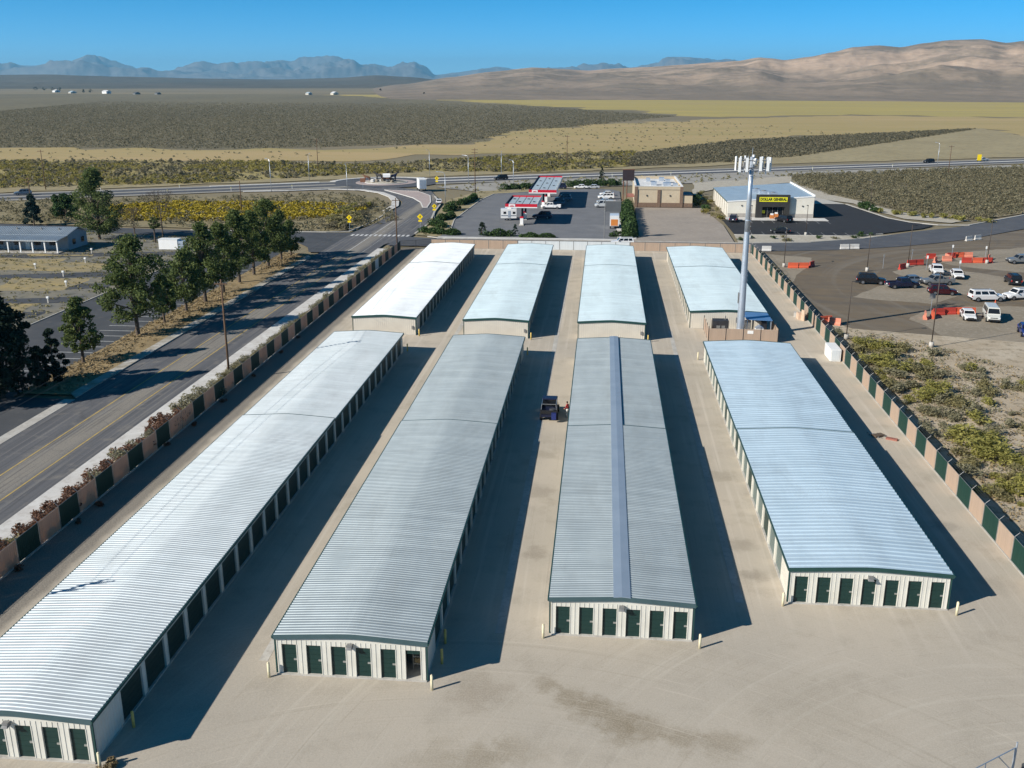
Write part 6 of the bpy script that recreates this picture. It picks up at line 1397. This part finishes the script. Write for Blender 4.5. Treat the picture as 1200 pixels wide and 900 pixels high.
for i in range(9): shrub(-42.4+rnd.uniform(-.1,.3), (62,70,73.5,88,94,102,112,123,131)[i], rnd.uniform(.5,.9), .45, 'brush_red', 'fence_weed', 'low weed at the yard side of the striped street fence', group='weeds inside the street fence', z=0.0)
for i in range(6): shrub(-25.2+rnd.uniform(-.5,.4), 41.4+rnd.uniform(-.3,.5), 0.5, 0.4, 'grass_dry', 'dry_weed', 'dry weed tuft at the corner bollard of the longest building', group='dry weeds at the corner bollard', z=0.0)
# clipped hedges and bushes around the gas station
def hedge(label, pts, w, h, mat='leaf_hedge', seed=1, dens=90):
    t = thing('hedge', label, 'hedge', (pts[0][0], pts[0][1], -0.03)); g = np.random.default_rng(seed); P = []
    for a, b in zip(pts, pts[1:]):
        L = math.dist(a, b); n = int(L*w*dens); q = g.random(n); u = g.normal(size=(n,3)); u /= np.linalg.norm(u, axis=1)[:, None]
        lump = 0.8+0.3*np.sin(q*L*1.7+seed)+0.15*g.random(n)
        P.append(np.stack([a[0]+(b[0]-a[0])*q-pts[0][0]+u[:,0]*w/2*lump, a[1]+(b[1]-a[1])*q-pts[0][1]+u[:,1]*w/2*lump, np.abs(u[:,2])*h*lump], 1))
    p = np.concatenate(P); mobj('foliage', leaf_mesh('foliage', p, 0.34*(0.6+0.8*g.random(len(p))), 0.2, seed), mat, t)
    m = MB(); m.ico((0.2,0.2,0.2), 0.2, 1, 1, 0); m.build('stem', 'bark', t)
hedge('low clipped hedge along the kerb behind the crosswalk sign', [(-42.8,233.8),(-38.5,231.4),(-34.2,230.2)], 2.6, 1.2, seed=2, dens=130)
hedge('rounded green hedge above the crosswalk hedge', [(-43.0,246),(-40.2,243.5),(-39.4,241.0)], 2.8, 1.5, seed=3)
hedge('green hedge at the bend of the station kerb', [(-42.8,253),(-40.4,258),(-40.0,262)], 2.4, 1.5, seed=4)
hedge('tall rounded bush near the middle of the station kerb', [(-43.0,272),(-41.4,278)], 3.0, 2.2, seed=5)
hedge('green bushes along the upper station kerb', [(-41.6,287),(-39.6,296),(-39.6,306)], 2.0, 1.5, seed=6)
hedge('long low hedge at the back of the station lot', [(-33.5,332),(-26,336),(-19,341)], 3.0, 1.6, seed=7); hedge('low green hedge behind the parked cars at the station back', [(-12,343),(-4,347),(6,350)], 3.4, 2.0, seed=8)
hedge('dark green front hedge between the two small conifers', [(-27.2,229.0),(-21.2,229.2)], 2.4, 1.5, seed=9); hedge('thin green front hedge below the smaller canopy', [(-18.8,227.8),(-11,227.4)], 1.8, 1.0, seed=10)
hedge('tall clipped hedge between the station and the gravel lot', [(6.6,229),(6.8,246),(6.6,262),(6.9,283)], 3.4, 2.4, seed=11)
hedge('small green bush in the kerb bed near the grey sign', [(2.2,230.5),(4.6,231.0)], 1.6, 1.1, seed=12)
for i in range(26):
    x = 31.5+rnd.random()*33; y = 225+(max(0,x-44)*0.46)+rnd.uniform(1.0,8.5)
    if y > 235.3 and x < 60: continue
    shrub(x, y, rnd.uniform(.8,1.5), rnd.uniform(.5,.9), rnd.choice(('brush_olive','brush_greygreen','leaf_hedge')), 'landscape_shrub', 'small shrub in the pale landscaped strip before the store', group='shrubs in the store strip')
for i in range(24):
    q = i/23; x = 73+q*22-9*math.sin(q*3.14); y = 298-q*34; shrub(x+rnd.uniform(1.5,4.5), y+rnd.uniform(-1,1), rnd.uniform(1.6,2.6), rnd.uniform(1.0,1.6), 'leaf_hedge' if q < 0.45 else 'brush_lime', 'verge_shrub', 'green shrub planted beside the store exit lane', group='shrubs along the store exit lane')
for i in range(22): shrub(28.6+rnd.uniform(-2.2,3.6), 262+i*3.0, rnd.uniform(1.4,2.8), rnd.uniform(.8,1.6), rnd.choice(('brush_olive','brush_green','leaf_hedge')), 'verge_shrub', 'weedy green shrub between the restaurant and the store', group='shrubs between restaurant and store')
for i in range(34):
    q = i/33; x = -59.8-7*math.sin(q*1.2)-rnd.uniform(0,7); y = 236+q*46; shrub(x, y, rnd.uniform(1.8,3.2), rnd.uniform(1.2,2.2), rnd.choice(('brush_olive','sage_dark','brush_lime','brush_olive')), 'verge_shrub', 'olive shrub on the bank beside the road to the roundabout', group='shrubs on the bank by the road', n=300)

# ------------------------------------------------------------------ uncountable brush and grass
def brush(name, poly, dens, w, h, mat, label, seed, quads=10, leaf=0.5, z=-0.06, maxn=9000, patch=0.0, fade=None):
    P = np.array(poly); lo, hi = P.min(0), P.max(0); g = np.random.default_rng(seed)
    n = int((hi-lo).prod()*dens); c = lo + g.random((n, 2))*(hi-lo); c = c[in_poly(c, poly)]
    if patch:
        f = np.sin(c[:,0]*0.11+seed)+np.sin(c[:,1]*0.13+2*seed)+np.sin((c[:,0]+c[:,1])*0.05)+g.normal(size=len(c))*0.6
        c = c[f > patch]
    if fade: c = c[g.random(len(c)) > (c[:,1]-fade[0]+0.25*c[:,0])/(fade[1]-fade[0])]
    if len(c) > maxn: c = c[g.permutation(len(c))[:maxn]]
    n = len(c); s = (0.6+0.8*g.random(n)); k = np.repeat(np.arange(n), quads)
    v = g.normal(size=(len(k), 3)); v /= np.linalg.norm(v, axis=1)[:, None]; v[:, 2] = np.abs(v[:, 2])
    p = np.stack([c[k,0]+v[:,0]*w*0.4*s[k], c[k,1]+v[:,1]*w*0.4*s[k], z+v[:,2]*h*0.85*s[k]], 1)
    o = mobj(name, leaf_mesh(name, p, leaf*(0.6+0.7*g.random(len(k)))*s[k], 0.5, seed, 0.8), mat)
    return tag(o, label, 'brush', kind='stuff')
brush('rabbitbrush', ZONES['yellow_brush'], 0.85, 1.5, 1.0, 'brush_yellow', 'dense yellow flowering rabbitbrush field beside the west street', 1, 20, 0.38)
brush('sagebrush', ZONES['weeds_left'], 0.16, 1.6, 1.0, 'sage', 'mixed sagebrush around the yellow flowering field', 2, 20, 0.38)
brush('rabbitbrush', [(-60,262),(-66,262),(-84,250),(-130,244),(-150,246),(-150,262),(-120,258)], 0.12, 1.4, 0.9, 'brush_olive', 'olive weeds along the west street verge', 3, 10, 0.5)
brush('sagebrush', ZONES['sage_right'], 0.42, 1.9, 1.1, 'sage', 'grey-green sagebrush field between the store and the highway', 4, 28, 0.34, maxn=8000)
brush('sagebrush', ZONES['sage_right_mid'], 0.30, 1.9, 1.0, 'sage_dark', 'dark sagebrush patch beyond the highway', 5, 10, 0.6, maxn=12000)
brush('rabbitbrush', ZONES['green_band'], 0.30, 1.9, 1.1, 'brush_green', 'yellow-green brush band beyond the highway', 6, 16, 0.42, maxn=12000, patch=-0.3)
brush('sagebrush', ZONES['green_band'], 0.10, 1.9, 1.1, 'sage_dark', 'dark sagebrush mixed into the yellow-green band', 7, 8, 0.85, maxn=6000)
brush('sagebrush', [(-640,860),(-361,526),(-187,528),(-83,583),(-71,658),(-67,740),(-44,769),(-6,849),(71,1066),(-111,1492),(-200,1750),(-900,1750)], 0.22, 1.5, 0.75, 'sage_dark', 'vast dark sagebrush plain stretching to the hills', 8, 4, 0.55, maxn=110000, z=-0.2, fade=(600,1600))
brush('sagebrush', [(-156,441),(-292,425),(-356,519),(-184,521),(-82,575),(-30,515),(23,520),(80,642),(170,712),(100,960),(8,860),(-74,739),(-82,585)], 0.006, 1.4, 0.6, 'brush_greygreen', 'scattered sagebrush dotting the tan grass', 9, 7, 0.6, maxn=2500, z=-0.15)
brush('grass_tufts', [(-67,103.6),(-61.5,103.6),(-61.5,199),(-67,201)], 4.0, 0.5, 0.22, 'grass_dry', 'dry golden grass under the row of street trees', 10, 5, 0.20, z=0.06, patch=-0.6)
brush('grass_tufts', [(34,60),(62,60),(62,110),(44,138),(34,142)], 2.2, 0.6, 0.3, 'grass_dry', 'sparse dry grass between the desert shrubs', 11, 5, 0.15, z=-0.01, patch=-0.3)
brush('sagebrush', [(34,60),(64,60),(64,112),(48,132),(37,143),(34,142)], 0.30, 1.3, 0.6, 'brush_greygreen', 'low grey brush filling the sandy strip outside the fence', 16, 22, 0.16, z=-0.01, patch=-0.7)
brush('grass_tufts', ZONES['verge_right'], 0.06, 1.0, 0.6, 'brush_olive', 'weeds on the highway verge', 12, 6, 0.5)
brush('grass_tufts', [(-240,238),(-150,231),(-100,222.5),(-76,214),(-84.5,200),(-84.5,100),(-150,100)], 0.35, 0.8, 0.25, 'brush_olive', 'scattered weeds on the trailer pads', 13, 8, 0.22, z=-0.05, patch=0.0)
brush('grass_tufts', [(-44,229),(-38,227),(-38,318),(-6,336),(-3,343),(-41,326),(-47,300)], 0.05, 0.9, 0.5, 'brush_olive', 'weeds on the gas station verge', 14, 6, 0.4)
# ------------------------------------------------------------------ hills and mountains
def view_dir(px, py):
    v = cam.rotation_euler.to_matrix() @ Vector(((px-600)/F_, -(py-450)/F_, -1)); hlen = math.hypot(v.x, v.y)
    return math.atan2(v.x, v.y), v.z/hlen          # azimuth from +Y, slope
def hill_material(name, c1, c2, c3, s=0.0009, patchy=0.006):
    m = pm(name, c1, c2, s*3, 0.95, c3=c3, scale3=patchy, lo=0.38, hi=0.62, stretch=(1,1,2.2), bump=1.0, bscale=0.008)
    for n in m.node_tree.nodes:
        if n.type == 'BUMP': n.inputs['Distance'].default_value = 14
    return m
hill_material('hill_tan', (0.47,0.345,0.25), (0.34,0.255,0.185), (0.52,0.395,0.29))
def streak(mat, low, dark):
    # dark scrub on the footslopes and in drifting bands across the hillside
    N = mat.node_tree.nodes; L = mat.node_tree.links; b = N['Principled BSDF']; src = b.inputs['Base Color'].links[0].from_socket
    g = N.new('ShaderNodeNewGeometry'); sp = N.new('ShaderNodeSeparateXYZ'); L.new(g.outputs['Position'], sp.inputs[0])
    mp = N.new('ShaderNodeMapping'); mp.inputs['Scale'].default_value = (0.0034, 0.0026, 0.009); L.new(g.outputs['Position'], mp.inputs[0])
    n = N.new('ShaderNodeTexNoise'); n.inputs['Scale'].default_value = 1.0; n.inputs['Detail'].default_value = 9; n.inputs['Roughness'].default_value = 0.68; L.new(mp.outputs[0], n.inputs['Vector'])
    r = N.new('ShaderNodeMapRange'); r.inputs[1].default_value = 0.47; r.inputs[2].default_value = 0.60; r.inputs[4].default_value = 0.8; L.new(n.outputs[0], r.inputs[0])
    z = N.new('ShaderNodeMapRange'); z.inputs[1].default_value = 8; z.inputs[2].default_value = low; z.inputs[3].default_value = 0.85; z.inputs[4].default_value = -0.05; L.new(sp.outputs[2], z.inputs[0])
    a = N.new('ShaderNodeMath'); a.operation = 'ADD'; a.use_clamp = True; L.new(r.outputs[0], a.inputs[0]); L.new(z.outputs[0], a.inputs[1])
    z2 = N.new('ShaderNodeMapRange'); z2.inputs[1].default_value = 110; z2.inputs[2].default_value = 230; z2.inputs[3].default_value = 0.0; z2.inputs[4].default_value = 0.5; L.new(sp.outputs[2], z2.inputs[0])
    a2 = N.new('ShaderNodeMath'); a2.operation = 'ADD'; a2.use_clamp = True; L.new(a.outputs[0], a2.inputs[0]); L.new(z2.outputs[0], a2.inputs[1]); a = a2
    x = N.new('ShaderNodeMix'); x.data_type = 'RGBA'; L.new(a.outputs[0], x.inputs[0]); L.new(src, x.inputs[6]); x.inputs[7].default_value = (*dark, 1); L.new(x.outputs[2], b.inputs['Base Color'])
streak(MATS['hill_tan'], 110, (0.20,0.163,0.122))
hill_material('hill_far', (0.16,0.145,0.135), (0.11,0.10,0.095), (0.19,0.17,0.155), 0.0004, 0.002)
hill_material('hill_dark', (0.085,0.082,0.062), (0.12,0.105,0.078), (0.06,0.062,0.05), 0.0005, 0.003)
def ridge(name, prof, r0, r1, r2, mat, na=260, nr=46, rough=0.10, seed=0.0, power=1.3, fs=900.0, label=None):
    """a range of hills: skyline crest at distance r1, footslopes from r0, falling away to r2"""
    azs = [view_dir(*p) for p in prof]; a0, a1 = azs[0][0], azs[-1][0]
    m = MB()
    for i in range(na+1):
        a = a0 + (a1-a0)*i/na
        j = max(k for k in range(len(azs)) if azs[k][0] <= a + 1e-9); j = min(j, len(azs)-2)
        q = (a-azs[j][0])/(azs[j+1][0]-azs[j][0]); q = q*q*(3-2*q)*0.5 + q*0.5
        slope = azs[j][1] + (azs[j+1][1]-azs[j][1])*q; hc = max(0.0, H_ + slope*r1)
        for k in range(nr+1):
            u = k/nr; r = r0*(r2/r0)**u
            x, y = math.sin(a)*r, math.cos(a)*r
            if r <= r1: f = ((r-r0)/(r1-r0))**power
            else: f = max(0.0, 1-((r-r1)/(r2-r1))**1.5)
            n1 = mnoise.fractal(Vector((x/fs, y/fs, seed)), 1.0, 2.0, 6)
            g = mnoise.ridged_multi_fractal(Vector((x/fs*1.4, y/fs*1.4, seed+9)), 1.0, 2.1, 5, 1.0, 2.0) - 1.0
            edge = min(1.0, 4*min(f, 1.02-f) if r < r1 else 4*f*(1-f)+0.05)
            z = hc*f*(1 + 0.10*n1*min(1, 3*(1-f)+0.15)) + hc*rough*(g*0.6+n1)*max(0.0, edge)*min(1.0, 3.0*(1-f)+0.12)
            m.v.append((x, y, z - (4.0 if k in (0, nr) else 0.6)))
    w = nr+1
    for i in range(na):
        for k in range(nr): m.f.append((i*w+k, i*w+k+1, (i+1)*w+k+1, (i+1)*w+k))
    return struct(name, m, mat, True)
ridge('hills', [(430,104),(470,99),(530,90),(575,84),(625,79),(660,81),(690,82.5),(720,80),(760,78),(800,75.5),(840,72.5),(865,71),(890,67),(905,68),(920,70),(950,66),(975,61),(1000,55),(1030,53),(1055,55),(1085,50),(1110,47),(1150,46),(1180,50),(1200,48),(1260,44),(1340,40),(1450,52)], 1900, 5200, 9000, 'hill_tan', 560, 110, 0.13, 2.0, 1.5, 560)
ridge('foothills', [(-200,94),(-60,89),(0,87.5),(60,87),(110,89),(160,90.5),(250,92),(330,93),(400,91),(440,88),(480,90),(520,94),(560,95),(640,95)], 5200, 9500, 13000, 'hill_dark', 240, 30, 0.25, 5.0, 1.2, 1400)
ridge('mountains', [(-200,80),(-60,72),(0,76),(40,77),(60,73.5),(90,71.5),(115,72.5),(130,76),(165,81),(185,84.5),(210,82.5),(250,80),(280,77),(300,74),(320,71),(330,70),(340,71.5),(350,70),(365,74),(400,72.5),(430,77),(452,80.5),(470,77),(485,76),(500,80),(509,88),(545,84.5),(565,82),(582,80),(604,83),(645,80),(690,77.5),(740,79),(768,74),(788,67),(800,66.5),(820,68),(840,73),(900,80)], 24000, 37000, 50000, 'hill_far', 640, 90, 0.62, 8.0, 1.1, 2600)
# ------------------------------------------------------------------ the air between
hz = MB(); hz.box(-55000, 55000, -2500, 52000, -6.0, 1080)
ho = hz.build('haze', None); tag(ho, kind='stuff')
hm = bpy.data.materials.new('air'); hm.use_nodes = True; nt = hm.node_tree
for n in list(nt.nodes):
    if n.type != 'OUTPUT_MATERIAL': nt.nodes.remove(n)
pv = nt.nodes.new('ShaderNodeVolumePrincipled'); pv.inputs['Density'].default_value = 0.000032; pv.inputs['Color'].default_value = (0.30,0.70,1.0,1); pv.inputs['Anisotropy'].default_value = 0.1
nt.links.new(pv.outputs[0], nt.nodes['Material Output'].inputs['Volume']); ho.data.materials.append(hm)
